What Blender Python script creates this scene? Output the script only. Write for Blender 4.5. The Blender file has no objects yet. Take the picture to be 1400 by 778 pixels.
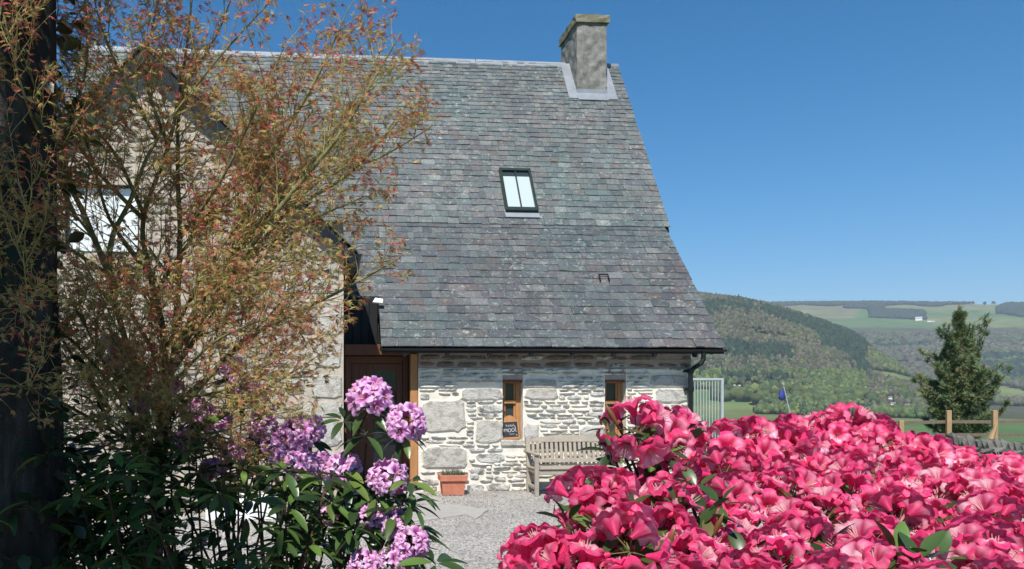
import bpy, math, random
import numpy as np
from mathutils import Vector, Matrix

R = math.radians
rnd = random.Random(11)
rng = np.random.default_rng(11)
SC = bpy.context.scene
COL = SC.collection

# ------------------------------------------------------------------ camera model (used to read positions off the survey photo)
F, PX, PY, CZ = 1089.0, 557.0, 525.0, 1.64
YAW = math.atan(0.087)
CY, SY = math.cos(YAW), math.sin(YAW)

def ray(px, py):
    dx = (px - PX) / F
    return Vector((dx * CY + SY, CY - dx * SY, (PY - py) / F))

def P(px, py, Y):
    d = ray(px, py); k = Y / d.y
    return Vector((d.x * k, Y, CZ + d.z * k))

def proj(X, Y, Z):
    dep = X * SY + Y * CY
    lat = X * CY - Y * SY
    return PX + F * lat / dep, PY - F * (Z - CZ) / dep, dep

# ------------------------------------------------------------------ object helpers
def link(o, parent=None):
    COL.objects.link(o)
    if parent is not None:
        o.parent = parent
    return o

def tag(o, label=None, cat=None, group=None, kind=None):
    if label: o['label'] = label
    if cat: o['category'] = cat
    if group: o['group'] = group
    if kind: o['kind'] = kind
    return o

def empty(name, loc=(0, 0, 0)):
    o = bpy.data.objects.new(name, None)
    o.location = loc
    o.empty_display_size = 0.2
    return link(o)

def woff(p):
    """world offset of a parent chain (things are only translated while they are built)"""
    x = y = z = 0.0
    while p is not None:
        x += p.location[0]; y += p.location[1]; z += p.location[2]; p = p.parent
    return x, y, z

class MB:
    """collects geometry for ONE mesh object"""
    def __init__(s):
        s.v, s.f, s.m, s.c = [], [], [], []
    def add(s, vs, fs, mat=0, col=None):
        b = len(s.v)
        s.v.extend([tuple(p) for p in vs])
        s.f.extend([tuple(i + b for i in f) for f in fs])
        s.m.extend([mat] * len(fs))
        s.c.extend([col or (1, 1, 1)] * len(vs))
    def box(s, x0, x1, y0, y1, z0, z1, mat=0, mtx=None, col=None):
        vs = [Vector((x, y, z)) for z in (z0, z1) for y in (y0, y1) for x in (x0, x1)]
        if mtx is not None: vs = [mtx @ p for p in vs]
        s.add(vs, [(0, 2, 3, 1), (4, 5, 7, 6), (0, 1, 5, 4), (2, 6, 7, 3), (0, 4, 6, 2), (1, 3, 7, 5)], mat, col)
    def bbox(s, x0, x1, y0, y1, z0, z1, b=0.006, mat=0, mtx=None, col=None):
        """box with chamfered edges"""
        vs = []; idx = {}
        for ix, X in enumerate((x0, x1)):
            for iy, Y in enumerate((y0, y1)):
                for iz, Z in enumerate((z0, z1)):
                    sx, sy, sz = (1 - 2 * ix), (1 - 2 * iy), (1 - 2 * iz)
                    for k, p in enumerate(((X, Y + sy * b, Z + sz * b), (X + sx * b, Y, Z + sz * b), (X + sx * b, Y + sy * b, Z))):
                        idx[ix, iy, iz, k] = len(vs)
                        vs.append(Vector(p) if mtx is None else mtx @ Vector(p))
        I = lambda a, c, d, k: idx[a, c, d, k]
        fs = []
        for a in (0, 1):
            fs.append((I(a, 0, 0, 0), I(a, 0, 1, 0), I(a, 1, 1, 0), I(a, 1, 0, 0)))
            fs.append((I(0, a, 0, 1), I(0, a, 1, 1), I(1, a, 1, 1), I(1, a, 0, 1)))
            fs.append((I(0, 0, a, 2), I(0, 1, a, 2), I(1, 1, a, 2), I(1, 0, a, 2)))
        for a in (0, 1):
            for c in (0, 1):
                fs.append((I(0, a, c, 1), I(1, a, c, 1), I(1, a, c, 2), I(0, a, c, 2)))
                fs.append((I(a, 0, c, 0), I(a, 1, c, 0), I(a, 1, c, 2), I(a, 0, c, 2)))
                fs.append((I(a, c, 0, 0), I(a, c, 1, 0), I(a, c, 1, 1), I(a, c, 0, 1)))
                for d in (0, 1):
                    fs.append((I(a, c, d, 0), I(a, c, d, 1), I(a, c, d, 2)))
        s.add(vs, fs, mat, col)
    def tube(s, pts, rad, n=6, mat=0, col=None, cap=True):
        pts = [Vector(p) for p in pts]
        if not hasattr(rad, '__len__'): rad = [rad] * len(pts)
        vs, fs = [], []
        up = Vector((0.13, 0.27, 0.95))
        prev = None
        for i, p in enumerate(pts):
            t = (pts[min(i + 1, len(pts) - 1)] - pts[max(i - 1, 0)])
            if t.length < 1e-9: t = Vector((0, 0, 1))
            t.normalize()
            if prev is None:
                a = t.cross(up)
                if a.length < 1e-3: a = t.cross(Vector((1, 0, 0)))
            else:
                a = prev - t * prev.dot(t)
            a.normalize(); prev = a
            b = t.cross(a)
            for k in range(n):
                an = 2 * math.pi * k / n
                vs.append(p + (a * math.cos(an) + b * math.sin(an)) * rad[i])
        for i in range(len(pts) - 1):
            for k in range(n):
                k2 = (k + 1) % n
                fs.append((i * n + k, i * n + k2, (i + 1) * n + k2, (i + 1) * n + k))
        if cap:
            fs.append(tuple(range(n))[::-1]); fs.append(tuple((len(pts) - 1) * n + k for k in range(n)))
        s.add(vs, fs, mat, col)
    def prism(s, poly, y0, y1, mat=0):
        """poly: (x,z) list extruded along y"""
        n = len(poly)
        vs = [Vector((x, y0, z)) for x, z in poly] + [Vector((x, y1, z)) for x, z in poly]
        fs = [tuple(range(n)), tuple(range(n, 2 * n))[::-1]]
        fs += [(i, i + n, (i + 1) % n + n, (i + 1) % n) for i in range(n)]
        s.add(vs, fs, mat)
    def build(s, name, mats, parent=None, smooth=False, recalc=True):
        if not isinstance(mats, (list, tuple)): mats = [mats]
        me = bpy.data.meshes.new(name)
        vs = s.v
        ox, oy, oz = woff(parent)
        if ox or oy or oz: vs = [(p[0] - ox, p[1] - oy, p[2] - oz) for p in vs]
        me.from_pydata(vs, [], s.f)
        for m in mats: me.materials.append(m)
        me.polygons.foreach_set('material_index', s.m)
        if recalc:
            import bmesh
            bm = bmesh.new(); bm.from_mesh(me); bmesh.ops.recalc_face_normals(bm, faces=bm.faces); bm.to_mesh(me); bm.free()
        if smooth: me.polygons.foreach_set('use_smooth', [True] * len(me.polygons))
        ca = me.color_attributes.new('Col', 'FLOAT_COLOR', 'POINT')
        ca.data.foreach_set('color', np.c_[np.array(s.c, dtype=np.float32).reshape(-1, 3), np.ones(len(s.c), np.float32)].ravel())
        me.update()
        o = bpy.data.objects.new(name, me)
        return link(o, parent)

def np_mesh(name, V, Fa, mats, parent=None, col=None, smooth=False):
    """V (n,3), Fa (m,3|4) -> one mesh object"""
    me = bpy.data.meshes.new(name)
    V = np.asarray(V) - np.array(woff(parent)); V = np.ascontiguousarray(V, np.float32); Fa = np.ascontiguousarray(Fa, np.int32)
    k = Fa.shape[1]
    me.vertices.add(len(V)); me.vertices.foreach_set('co', V.ravel())
    me.loops.add(Fa.size); me.loops.foreach_set('vertex_index', Fa.ravel())
    me.polygons.add(len(Fa)); me.polygons.foreach_set('loop_start', np.arange(0, Fa.size, k, dtype=np.int32))
    me.update(calc_edges=True)
    if not isinstance(mats, (list, tuple)): mats = [mats]
    for m in mats: me.materials.append(m)
    if smooth: me.polygons.foreach_set('use_smooth', np.ones(len(Fa), bool))
    if col is not None:
        ca = me.color_attributes.new('Col', 'FLOAT_COLOR', 'POINT')
        ca.data.foreach_set('color', np.c_[np.asarray(col, np.float32), np.ones(len(V), np.float32)].ravel())
    me.validate()
    o = bpy.data.objects.new(name, me)
    return link(o, parent)

def frames(axis, rng, spin=None):
    """orthonormal frames (N,3,3) whose columns are x, y, z=axis"""
    z = axis / np.linalg.norm(axis, axis=1, keepdims=True)
    r = np.where(np.abs(z[:, 2:3]) < 0.9, np.array([[0, 0, 1.0]]), np.array([[1.0, 0, 0]]))
    x = np.cross(r, z); x /= np.linalg.norm(x, axis=1, keepdims=True)
    y = np.cross(z, x)
    a = rng.uniform(0, 2 * np.pi, len(z)) if spin is None else spin
    c, s_ = np.cos(a)[:, None], np.sin(a)[:, None]
    return np.stack([x * c + y * s_, -x * s_ + y * c, z], axis=2)

def stamp(bv, bf, pos, M, scale):
    """copies of a base mesh merged into one set of arrays"""
    n = len(pos)
    V = np.einsum('nij,vj->nvi', M, bv) * np.asarray(scale).reshape(n, 1, -1) + pos[:, None, :]
    Fa = bf[None] + (np.arange(n) * len(bv))[:, None, None]
    return V.reshape(-1, 3), Fa.reshape(-1, bf.shape[1])

# ------------------------------------------------------------------ material helpers
class NT:
    def __init__(s, name):
        s.mat = bpy.data.materials.new(name); s.mat.use_nodes = True
        s.t = s.mat.node_tree; s.t.nodes.clear()
        s.out = s.t.nodes.new('ShaderNodeOutputMaterial')
    def n(s, kind, **kw):
        nd = s.t.nodes.new('ShaderNode' + kind)
        for k, v in kw.items(): setattr(nd, k, v)
        return nd
    def l(s, a, b): s.t.links.new(a, b)
    def setin(s, sock, v):
        if hasattr(v, 'is_linked') or isinstance(v, bpy.types.NodeSocket): s.l(v, sock)
        else:
            if sock.type == 'RGBA' and len(v) == 3: v = (*v, 1)
            sock.default_value = v
    def coord(s, scale=(1, 1, 1), kind='Object', rot=(0, 0, 0)):
        tc = s.n('TexCoord'); mp = s.n('Mapping')
        mp.inputs['Scale'].default_value = scale if hasattr(scale, '__len__') else (scale,) * 3
        mp.inputs['Rotation'].default_value = rot
        s.l(tc.outputs[kind], mp.inputs['Vector'])
        return mp.outputs[0]
    def noise(s, vec, scale, detail=5, rough=0.6, dist=0.0, out='Fac'):
        nd = s.n('TexNoise'); s.l(vec, nd.inputs['Vector'])
        nd.inputs['Scale'].default_value = scale; nd.inputs['Detail'].default_value = detail
        nd.inputs['Roughness'].default_value = rough; nd.inputs['Distortion'].default_value = dist
        return nd.outputs[out]
    def ramp(s, fac, stops, interp='LINEAR'):
        nd = s.n('ValToRGB'); nd.color_ramp.interpolation = interp
        e = nd.color_ramp.elements
        while len(e) > 1: e.remove(e[-1])
        for i, (p, c) in enumerate(stops):
            el = e[0] if i == 0 else e.new(p)
            el.position = p
            if not hasattr(c, '__len__'): c = (c, c, c)
            el.color = (*c[:3], 1)
        s.l(fac, nd.inputs[0])
        return nd.outputs[0]
    def mix(s, fac, a, b, mode='MIX'):
        nd = s.n('MixRGB', blend_type=mode)
        s.setin(nd.inputs[0], fac); s.setin(nd.inputs[1], a); s.setin(nd.inputs[2], b)
        return nd.outputs[0]
    def math(s, op, a, b=0.0):
        nd = s.n('Math', operation=op); s.setin(nd.inputs[0], a); s.setin(nd.inputs[1], b)
        return nd.outputs[0]
    def bump(s, h, strength=0.4, dist=0.01):
        nd = s.n('Bump'); nd.inputs['Strength'].default_value = strength; nd.inputs['Distance'].default_value = dist
        s.l(h, nd.inputs['Height']); return nd.outputs[0]
    def island(s): return s.n('NewGeometry').outputs['Random Per Island']
    def attr(s, name='Col'): return s.n('Attribute', attribute_name=name).outputs['Color']
    def principled(s, col, rough=0.7, metal=0.0, normal=None, spec=0.4, trans=None, tcol=None):
        b = s.n('BsdfPrincipled')
        s.setin(b.inputs['Base Color'], col); s.setin(b.inputs['Roughness'], rough)
        b.inputs['Metallic'].default_value = metal
        b.inputs['Specular IOR Level'].default_value = spec
        if normal is not None: s.l(normal, b.inputs['Normal'])
        o = b.outputs[0]
        if trans:
            t = s.n('BsdfTranslucent'); s.setin(t.inputs[0], tcol if tcol is not None else col)
            m = s.n('MixShader'); m.inputs[0].default_value = trans
            s.l(o, m.inputs[1]); s.l(t.outputs[0], m.inputs[2]); o = m.outputs[0]
        s.l(o, s.out.inputs['Surface'])
        return s.mat

def simple(name, col, rough=0.6, metal=0.0, var=0.15, scale=8.0, bump=0.15, spec=0.4):
    t = NT(name); v = t.coord()
    nz = t.noise(v, scale, 6, 0.65)
    lo = tuple(c * (1 - var) for c in col); hi = tuple(min(1, c * (1 + var)) for c in col)
    c = t.ramp(nz, [(0.3, lo), (0.7, hi)])
    return t.principled(c, rough, metal, t.bump(t.noise(v, scale * 6, 4), bump, 0.004), spec)

def mat_slate(name='slate', tone=1.0):
    t = NT(name); v = t.coord()
    r = t.island()
    base = t.ramp(r, [(0.0, (0.072, 0.086, 0.090)), (0.12, (0.120, 0.146, 0.142)), (0.24, (0.092, 0.098, 0.112)), (0.36, (0.150, 0.156, 0.150)),
                      (0.48, (0.104, 0.128, 0.124)), (0.60, (0.128, 0.118, 0.124)), (0.70, (0.086, 0.098, 0.100)), (0.80, (0.165, 0.172, 0.166)), (0.9, (0.122, 0.104, 0.096)), (1.0, (0.205, 0.215, 0.205))])
    big = t.noise(v, 0.50, 4, 0.55, 0.3)
    base = t.mix(t.ramp(big, [(0.40, 0.0), (0.60, 0.75)]), base, t.mix(1.0, base, (0.86, 1.08, 1.07), 'MULTIPLY'))
    mp = t.coord((0.7, 0.7, 0.7), rot=(0.3, 0.2, 1.1))
    big2 = t.noise(mp, 0.9, 4, 0.6, 0.4)
    base = t.mix(t.ramp(big2, [(0.48, 0.0), (0.64, 0.7)]), base, t.mix(1.0, base, (1.05, 0.98, 1.0), 'MULTIPLY'))
    big3 = t.noise(v, 1.7, 5, 0.65, 0.5)
    base = t.mix(1.0, base, t.ramp(big3, [(0.30, 0.78), (0.70, 1.24)]), 'MULTIPLY')
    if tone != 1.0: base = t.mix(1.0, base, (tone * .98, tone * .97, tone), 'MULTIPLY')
    f = t.noise(v, 34, 6, 0.75)
    base = t.mix(t.ramp(f, [(0.34, 0.6), (0.56, 0.0)]), base, (0.035, 0.038, 0.042))
    reg = t.noise(v, 1.2, 4, 0.6)
    li = t.noise(v, 13, 6, 0.78, 0.5)
    lim = t.math('MULTIPLY', t.ramp(li, [(0.54, 0.0), (0.66, 1.0)]), t.ramp(reg, [(0.38, 0.25), (0.62, 1.0)]))
    base = t.mix(lim, base, (0.36, 0.37, 0.33))
    spot = t.noise(v, 60, 3, 0.6)
    base = t.mix(t.ramp(spot, [(0.66, 0.0), (0.72, 0.7)]), base, (0.42, 0.43, 0.40))
    li2 = t.noise(v, 22, 4, 0.7, 0.2)
    lim2 = t.math('MULTIPLY', t.ramp(li2, [(0.64, 0.0), (0.72, 0.9)]), t.ramp(reg, [(0.52, 0.0), (0.64, 0.9)]))
    base = t.mix(lim2, base, (0.30, 0.20, 0.08))
    return t.principled(base, 0.62, 0, t.bump(t.noise(v, 45, 6, 0.7), 0.6, 0.008), 0.35)

def mat_stone(name, stops, wash=0.35, washcol=(0.66, 0.64, 0.59)):
    t = NT(name); v = t.coord()
    base = t.ramp(t.island(), stops)
    n1 = t.noise(v, 9, 6, 0.7); n2 = t.noise(v, 42, 5, 0.7)
    base = t.mix(t.ramp(n1, [(0.3, 0.4), (0.65, 0.0)]), base, t.mix(0.5, base, (0.07, 0.065, 0.06)))
    base = t.mix(t.ramp(n2, [(0.55, 0.0), (0.75, 0.5)]), base, t.mix(0.5, base, (0.45, 0.43, 0.40)))
    w = t.noise(v, 7.5, 6, 0.75, 0.6)
    base = t.mix(t.ramp(w, [(0.40, 0.0), (0.55, wash)]), base, washcol)
    h = t.mix(0.5, n1, n2)
    return t.principled(base, 0.88, 0, t.bump(h, 1.0, 0.035), 0.2)

def mat_mortar(name, a, b, c):
    t = NT(name); v = t.coord()
    n1 = t.noise(v, 6, 6, 0.7); n2 = t.noise(v, 60, 5, 0.7)
    col = t.ramp(n1, [(0.28, a), (0.5, b), (0.72, c)])
    col = t.mix(t.ramp(n2, [(0.3, 0.35), (0.5, 0)]), col, t.mix(0.6, col, (0.2, 0.18, 0.15)))
    return t.principled(col, 0.92, 0, t.bump(t.mix(0.5, n1, n2), 0.8, 0.02), 0.15)

def mat_wood(name, a, b, rough=0.6, scale=(30, 30, 3)):
    t = NT(name); v = t.coord(scale)
    n1 = t.noise(v, 1.0, 6, 0.65, 1.2)
    n2 = t.noise(t.coord(5), 1.0, 4, 0.6)
    col = t.ramp(n1, [(0.3, a), (0.7, b)])
    col = t.mix(t.ramp(n2, [(0.4, 0.3), (0.65, 0.0)]), col, t.mix(0.5, col, (0.05, 0.045, 0.04)))
    return t.principled(col, rough, 0, t.bump(n1, 0.3, 0.004), 0.3)

def mat_col(name, rough=0.7, trans=0.0, var=0.25, spec=0.3, noise_scale=0.0, nvar=0.3):
    """colour from the Col attribute, varied per island"""
    t = NT(name); c = t.attr()
    k = t.ramp(t.island(), [(0, 1 - var), (1, 1 + var)])
    c = t.mix(1.0, c, k, 'MULTIPLY')
    if noise_scale:
        nz = t.noise(t.coord(), noise_scale, 5, 0.7)
        c = t.mix(1.0, c, t.ramp(nz, [(0.3, 1 - nvar), (0.7, 1 + nvar)]), 'MULTIPLY')
    return t.principled(c, rough, 0, None, spec, trans)

M = {}
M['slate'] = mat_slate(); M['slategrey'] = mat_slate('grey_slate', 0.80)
M['stone'] = mat_stone('rubble_stone', [(0, (0.20, 0.195, 0.185)), (0.25, (0.15, 0.145, 0.14)), (0.45, (0.24, 0.22, 0.185)), (0.62, (0.18, 0.145, 0.115)), (0.8, (0.27, 0.26, 0.235)), (1, (0.17, 0.165, 0.16))], 0.88)
M['bigstone'] = mat_stone('dressed_stone', [(0, (0.33, 0.315, 0.275)), (0.35, (0.40, 0.365, 0.30)), (0.7, (0.36, 0.345, 0.315)), (1, (0.41, 0.375, 0.305))], 0.6)
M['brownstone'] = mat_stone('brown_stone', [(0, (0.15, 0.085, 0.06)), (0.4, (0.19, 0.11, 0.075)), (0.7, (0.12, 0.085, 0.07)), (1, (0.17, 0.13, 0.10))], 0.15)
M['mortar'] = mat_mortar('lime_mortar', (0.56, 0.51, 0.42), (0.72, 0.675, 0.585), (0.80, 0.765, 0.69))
M['eavesmortar'] = mat_mortar('eaves_shade_mortar', (0.26, 0.22, 0.195), (0.34, 0.29, 0.26), (0.40, 0.35, 0.32))  # pinkish brown mortar, darkened to deepen the shade under the eaves
M['beigestone'] = mat_stone('beige_stone', [(0, (0.36, 0.31, 0.25)), (0.3, (0.31, 0.26, 0.22)), (0.5, (0.39, 0.33, 0.27)), (0.75, (0.35, 0.28, 0.24)), (1, (0.39, 0.36, 0.31))], 0.5, (0.52, 0.46, 0.38))
M['beigemortar'] = mat_mortar('beige_mortar', (0.36, 0.30, 0.24), (0.46, 0.40, 0.325), (0.55, 0.49, 0.40))
M['fieldstone'] = mat_stone('field_stone', [(0, (0.07, 0.07, 0.065)), (0.5, (0.115, 0.11, 0.10)), (1, (0.17, 0.165, 0.15))], 0.35, (0.26, 0.26, 0.23))
M['lead'] = simple('lead', (0.25, 0.27, 0.295), 0.5, 0.15, 0.2, 3, 0.2)
M['cement'] = mat_mortar('cement_render', (0.10, 0.097, 0.078), (0.21, 0.204, 0.186), (0.33, 0.322, 0.30))
M['capstone'] = mat_mortar('chimney_cap', (0.11, 0.12, 0.05), (0.20, 0.19, 0.13), (0.30, 0.26, 0.21))
M['black'] = simple('black_paint', (0.010, 0.011, 0.013), 0.35, 0, 0.3)
M['darkboard'] = simple('dark_board_and_shade', (0.006, 0.006, 0.008), 0.6, 0, 0.3, 4, 0.3)  # sarking boards, and the dark painted into the recess and room backings
M['greenblack'] = simple('rooflight_metal', (0.018, 0.032, 0.028), 0.35, 0, 0.3)
M['brownwood'] = mat_wood('brown_timber', (0.11, 0.044, 0.025), (0.17, 0.07, 0.036), 0.5)
M['orangewood'] = mat_wood('oiled_oak', (0.36, 0.165, 0.062), (0.50, 0.25, 0.10), 0.5)
M['greywood'] = mat_wood('weathered_teak', (0.29, 0.245, 0.19), (0.46, 0.405, 0.33), 0.75, (45, 45, 45))
M['postwood'] = mat_wood('fresh_post', (0.36, 0.23, 0.12), (0.47, 0.32, 0.17), 0.7)
M['railwood'] = mat_wood('old_rail', (0.13, 0.10, 0.07), (0.21, 0.17, 0.12), 0.8)
M['terracotta'] = simple('terracotta', (0.46, 0.165, 0.10), 0.75, 0, 0.18, 10, 0.15)
M['soil'] = simple('soil', (0.05, 0.035, 0.025), 0.95, 0, 0.4, 30, 0.6)
M['galv'] = simple('galvanised_steel', (0.52, 0.56, 0.58), 0.45, 0.35, 0.12)
M['white'] = simple('white_paint', (0.80, 0.80, 0.78), 0.6, 0, 0.04)
M['slateboard'] = simple('chalkboard', (0.018, 0.020, 0.026), 0.6, 0, 0.3)
M['chalk'] = simple('chalk', (0.55, 0.55, 0.55), 0.9, 0, 0.1)
M['blueflag'] = simple('blue_cloth', (0.035, 0.06, 0.24), 0.7, 0, 0.2)
M['navy'] = simple('navy_cloth', (0.012, 0.016, 0.05), 0.7, 0, 0.2)
M['bark'] = None

def mat_glass(name, col, rough=0.04):
    t = NT(name)
    b = t.n('BsdfPrincipled'); t.setin(b.inputs['Base Color'], col); b.inputs['Roughness'].default_value = rough
    b.inputs['Specular IOR Level'].default_value = 0.6
    t.l(b.outputs[0], t.out.inputs[0]); return t.mat
M['glass'] = mat_glass('window_glass', (0.035, 0.045, 0.05))
M['pale_sheet'] = mat_glass('pale_glossy_sheet', (0.44, 0.51, 0.51), 0.15)
M['whitepane'] = mat_glass('white_blind_pane', (0.72, 0.76, 0.76), 0.3)

def mat_bark(name, a, b, c):
    t = NT(name); v = t.coord((9, 9, 2.2))
    n1 = t.noise(v, 1.5, 6, 0.7, 0.8); n2 = t.noise(t.coord(60), 1, 4)
    col = t.ramp(n1, [(0.3, a), (0.5, b), (0.72, c)])
    return t.principled(col, 0.9, 0, t.bump(t.mix(0.4, n1, n2), 0.9, 0.02), 0.15)
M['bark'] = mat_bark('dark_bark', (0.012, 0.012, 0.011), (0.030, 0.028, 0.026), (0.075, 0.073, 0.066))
M['maplebark'] = mat_bark('maple_bark', (0.075, 0.070, 0.030), (0.16, 0.155, 0.065), (0.27, 0.26, 0.13))
M['mapletwig'] = mat_bark('maple_twig', (0.18, 0.12, 0.055), (0.30, 0.25, 0.10), (0.40, 0.36, 0.17))
M['twig'] = mat_bark('rhododendron_stem', (0.045, 0.022, 0.016), (0.085, 0.045, 0.030), (0.12, 0.075, 0.045))
M['pinebark'] = mat_bark('pine_bark', (0.05, 0.03, 0.02), (0.10, 0.065, 0.045), (0.15, 0.10, 0.07))
M['mapleleaf'] = mat_col('maple_leaf', 0.5, 0.48, 0.3)
M['glossleaf'] = mat_col('glossy_leaf', 0.33, 0.18, 0.35, 0.5)
M['needles'] = mat_col('pine_needles', 0.55, 0.15, 0.35)
M['shadeleaf'] = mat_col('canopy_leaf', 0.6, 0.05, 0.3)
M['petalpink'] = mat_col('magenta_petal', 0.50, 0.42, 0.24, 0.35, 70.0, 0.16)
M['petallilac'] = mat_col('lilac_petal', 0.5, 0.30, 0.2, 0.35, 80.0, 0.14)
M['wood'] = mat_col('woodland', 0.9, 0.0, 0.35, 0.1, 0.25, 0.35)
M['pebble'] = mat_col('gravel_stone', 0.85, 0.0, 0.35, 0.25)

# ------------------------------------------------------------------ terrain
def sstep(a, b, x):
    t = np.clip((x - a) / (b - a), 0, 1); return t * t * (3 - 2 * t)

def vnoise(x, y, seed=0):
    """smooth 2-D value noise, vectorised"""
    xi, yi = np.floor(x).astype(np.int64), np.floor(y).astype(np.int64)
    fx, fy = x - xi, y - yi
    def h(a, b):
        n = (a * 374761393 + b * 668265263 + seed * 1442695041) & 0x7fffffff
        n = ((n ^ (n >> 13)) * 1274126177) & 0x7fffffff
        return ((n ^ (n >> 16)) & 0xffff) / 65535.0
    u, v = fx * fx * (3 - 2 * fx), fy * fy * (3 - 2 * fy)
    return (h(xi, yi) * (1 - u) + h(xi + 1, yi) * u) * (1 - v) + (h(xi, yi + 1) * (1 - u) + h(xi + 1, yi + 1) * u) * v
def fbm(x, y, seed=0, oct=4):
    s, a = 0, 0.5
    for i in range(oct):
        s = s + a * vnoise(x * 2 ** i, y * 2 ** i, seed + i); a *= 0.5
    return s / 0.9375

def bear(px):
    d = ray(px, 500); return math.degrees(math.atan2(d.x, d.y))
# crest of the near wooded hill: picture column -> elevation tangent
_hx = [700, 860, 957, 1000, 1045, 1080, 1120, 1165, 1182, 1200, 1225, 1260, 1300, 1500]
_hy = [420, 398, 402, 407, 415, 425, 439, 456, 467, 481, 502, 530, 550, 560]
_hb = [bear(x) for x in _hx]
_hy = [y + 7 if y < 490 else y for y in _hy]
_hz = [(PY - y) / F for y in _hy]
_fx = [700, 1000, 1100, 1200, 1300, 1400, 1500]
_fy = [417, 416, 414.5, 414, 415, 416, 418]
_fb = [bear(x) for x in _fx]; _fz = [(PY - y) / F for y in _fy]
R1A, R1B, R2A, R2B = 1050., 1900., 2000., 4600.
def terrain(X, Y):
    X = np.asarray(X, float); Y = np.asarray(Y, float)
    r = np.hypot(X, Y); b = np.degrees(np.arctan2(X, Y))
    q = np.maximum(X * 0.8 + Y * 0.35 - 10.5, 0)
    z = -46 * (1 - np.exp(-0.085 * q / 46)) * (1 + 0.0 * r)
    cosd = np.maximum(np.cos(np.radians(b) - YAW), 0.2)
    fade = 1.0
    h1 = np.interp(b, _hb, _hz) * cosd * R1B + CZ
    base = -44.4
    n = fbm(X / 260., Y / 260., 5) - 0.5
    t1 = np.clip((r - R1A) / (R1B - R1A), 0, 1)
    s1 = t1 * t1 * (3 - 2 * t1)
    hill1 = np.maximum(h1 - base, 0) * s1 * (1 + 0.28 * n * np.sin(np.pi * t1))
    h2 = np.interp(b, _fb, _fz) * cosd * R2B + CZ
    t2 = np.clip((r - R2A) / (R2B - R2A), 0, 1)
    s2 = t2 ** 1.15
    hill2 = (h2 - base) * s2 * (1 + 0.16 * n * np.sin(np.pi * t2) + 0.02 * (fbm(X / 600., Y / 600., 9) - 0.5) * (t2 < 0.999))
    m = np.maximum(hill1 * np.where(r > R1B, np.clip(1 - (r - R1B) / 900., 0, 1), 1), hill2)
    return z + m + 1.5 * n * sstep(60, 300, r)

def hit(px, py, r0=30., r1=5200.):
    """where the sight line of a picture point meets the terrain"""
    d = ray(px, py); hl = math.hypot(d.x, d.y)
    rr = np.arange(r0, r1, 4.0); k = rr / hl
    X, Y, Z = d.x * k, d.y * k, CZ + d.z * k
    below = np.nonzero(terrain(X, Y) > Z)[0]
    if len(below) == 0: return None
    i = below[0]
    return Vector((X[i], Y[i], float(terrain(X[i], Y[i]))))

# ================================================================== HOUSE
house = empty('stone_house', (0.07, 12.0, 0))
tag(house, 'old stone house with steep grey slate roof, whitish rubble wall and stone chimney', 'house')
WY = 12.0                       # front wall plane of the low range
XL, XR = 1.21, 5.49             # stone wall from door post to corner
YE, ZE = 11.60, 2.175           # eaves edge
YK, ZK = 13.86, 4.44            # bell-cast kink
YR, ZR = 16.55, 8.42            # ridge
XV0, XV1 = 5.84, 5.94           # right verge, lower and upper slope
XG = 0.625                      # left edge of the lower slope beside the gabled wing

# ---- rubble stones
def stone(mb, cx, cz, w, h, y, dep, mat, rn, p=2.6, n=12, tilt=0.0):
    vs = []; fs = []
    pts = []
    for k in range(n):
        a = 2 * math.pi * (k + 0.5) / n
        c, s_ = math.cos(a), math.sin(a)
        x = math.copysign(abs(c) ** (2 / p), c) * w / 2; z = math.copysign(abs(s_) ** (2 / p), s_) * h / 2
        j = 1 + rn.uniform(-.12, .06)
        pts.append((x * j, z * (1 + rn.uniform(-.12, .08)) + tilt * x))
    big_ = w > .3 and h > .13
    for sc, yy in ((1.0, 0.006), (0.95 if big_ else .92, -dep * 0.8), (0.86 if big_ else .6, -dep)):
        for x, z in pts:
            if sc < 1 and big_: x, z = x + rn.uniform(-.016, .016), z + rn.uniform(-.012, .012)
            vs.append((cx + x * sc, y + yy + (rn.uniform(-.003, .003) if sc < 1 else 0), cz + z * sc))
    vs.append((cx, y - dep * 1.03, cz))
    for i in range(2):
        for k in range(n):
            k2 = (k + 1) % n
            fs.append((i * n + k, i * n + k2, (i + 1) * n + k2, (i + 1) * n + k))
    for k in range(n): fs.append((2 * n + k, 2 * n + (k + 1) % n, 3 * n))
    b0 = len(mb.f)
    mb.add(vs, fs, mat)
    for k in range(n):
        if big_ or rn.random() < .5: mb.m[b0 + k] = 0 if mat != 4 else 3

def inside(x0, x1, z0, z1, rects, gap=0.012):
    return any(x0 < r[1] + gap and x1 > r[0] - gap and z0 < r[3] + gap and z1 > r[2] - gap for r in rects)

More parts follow.
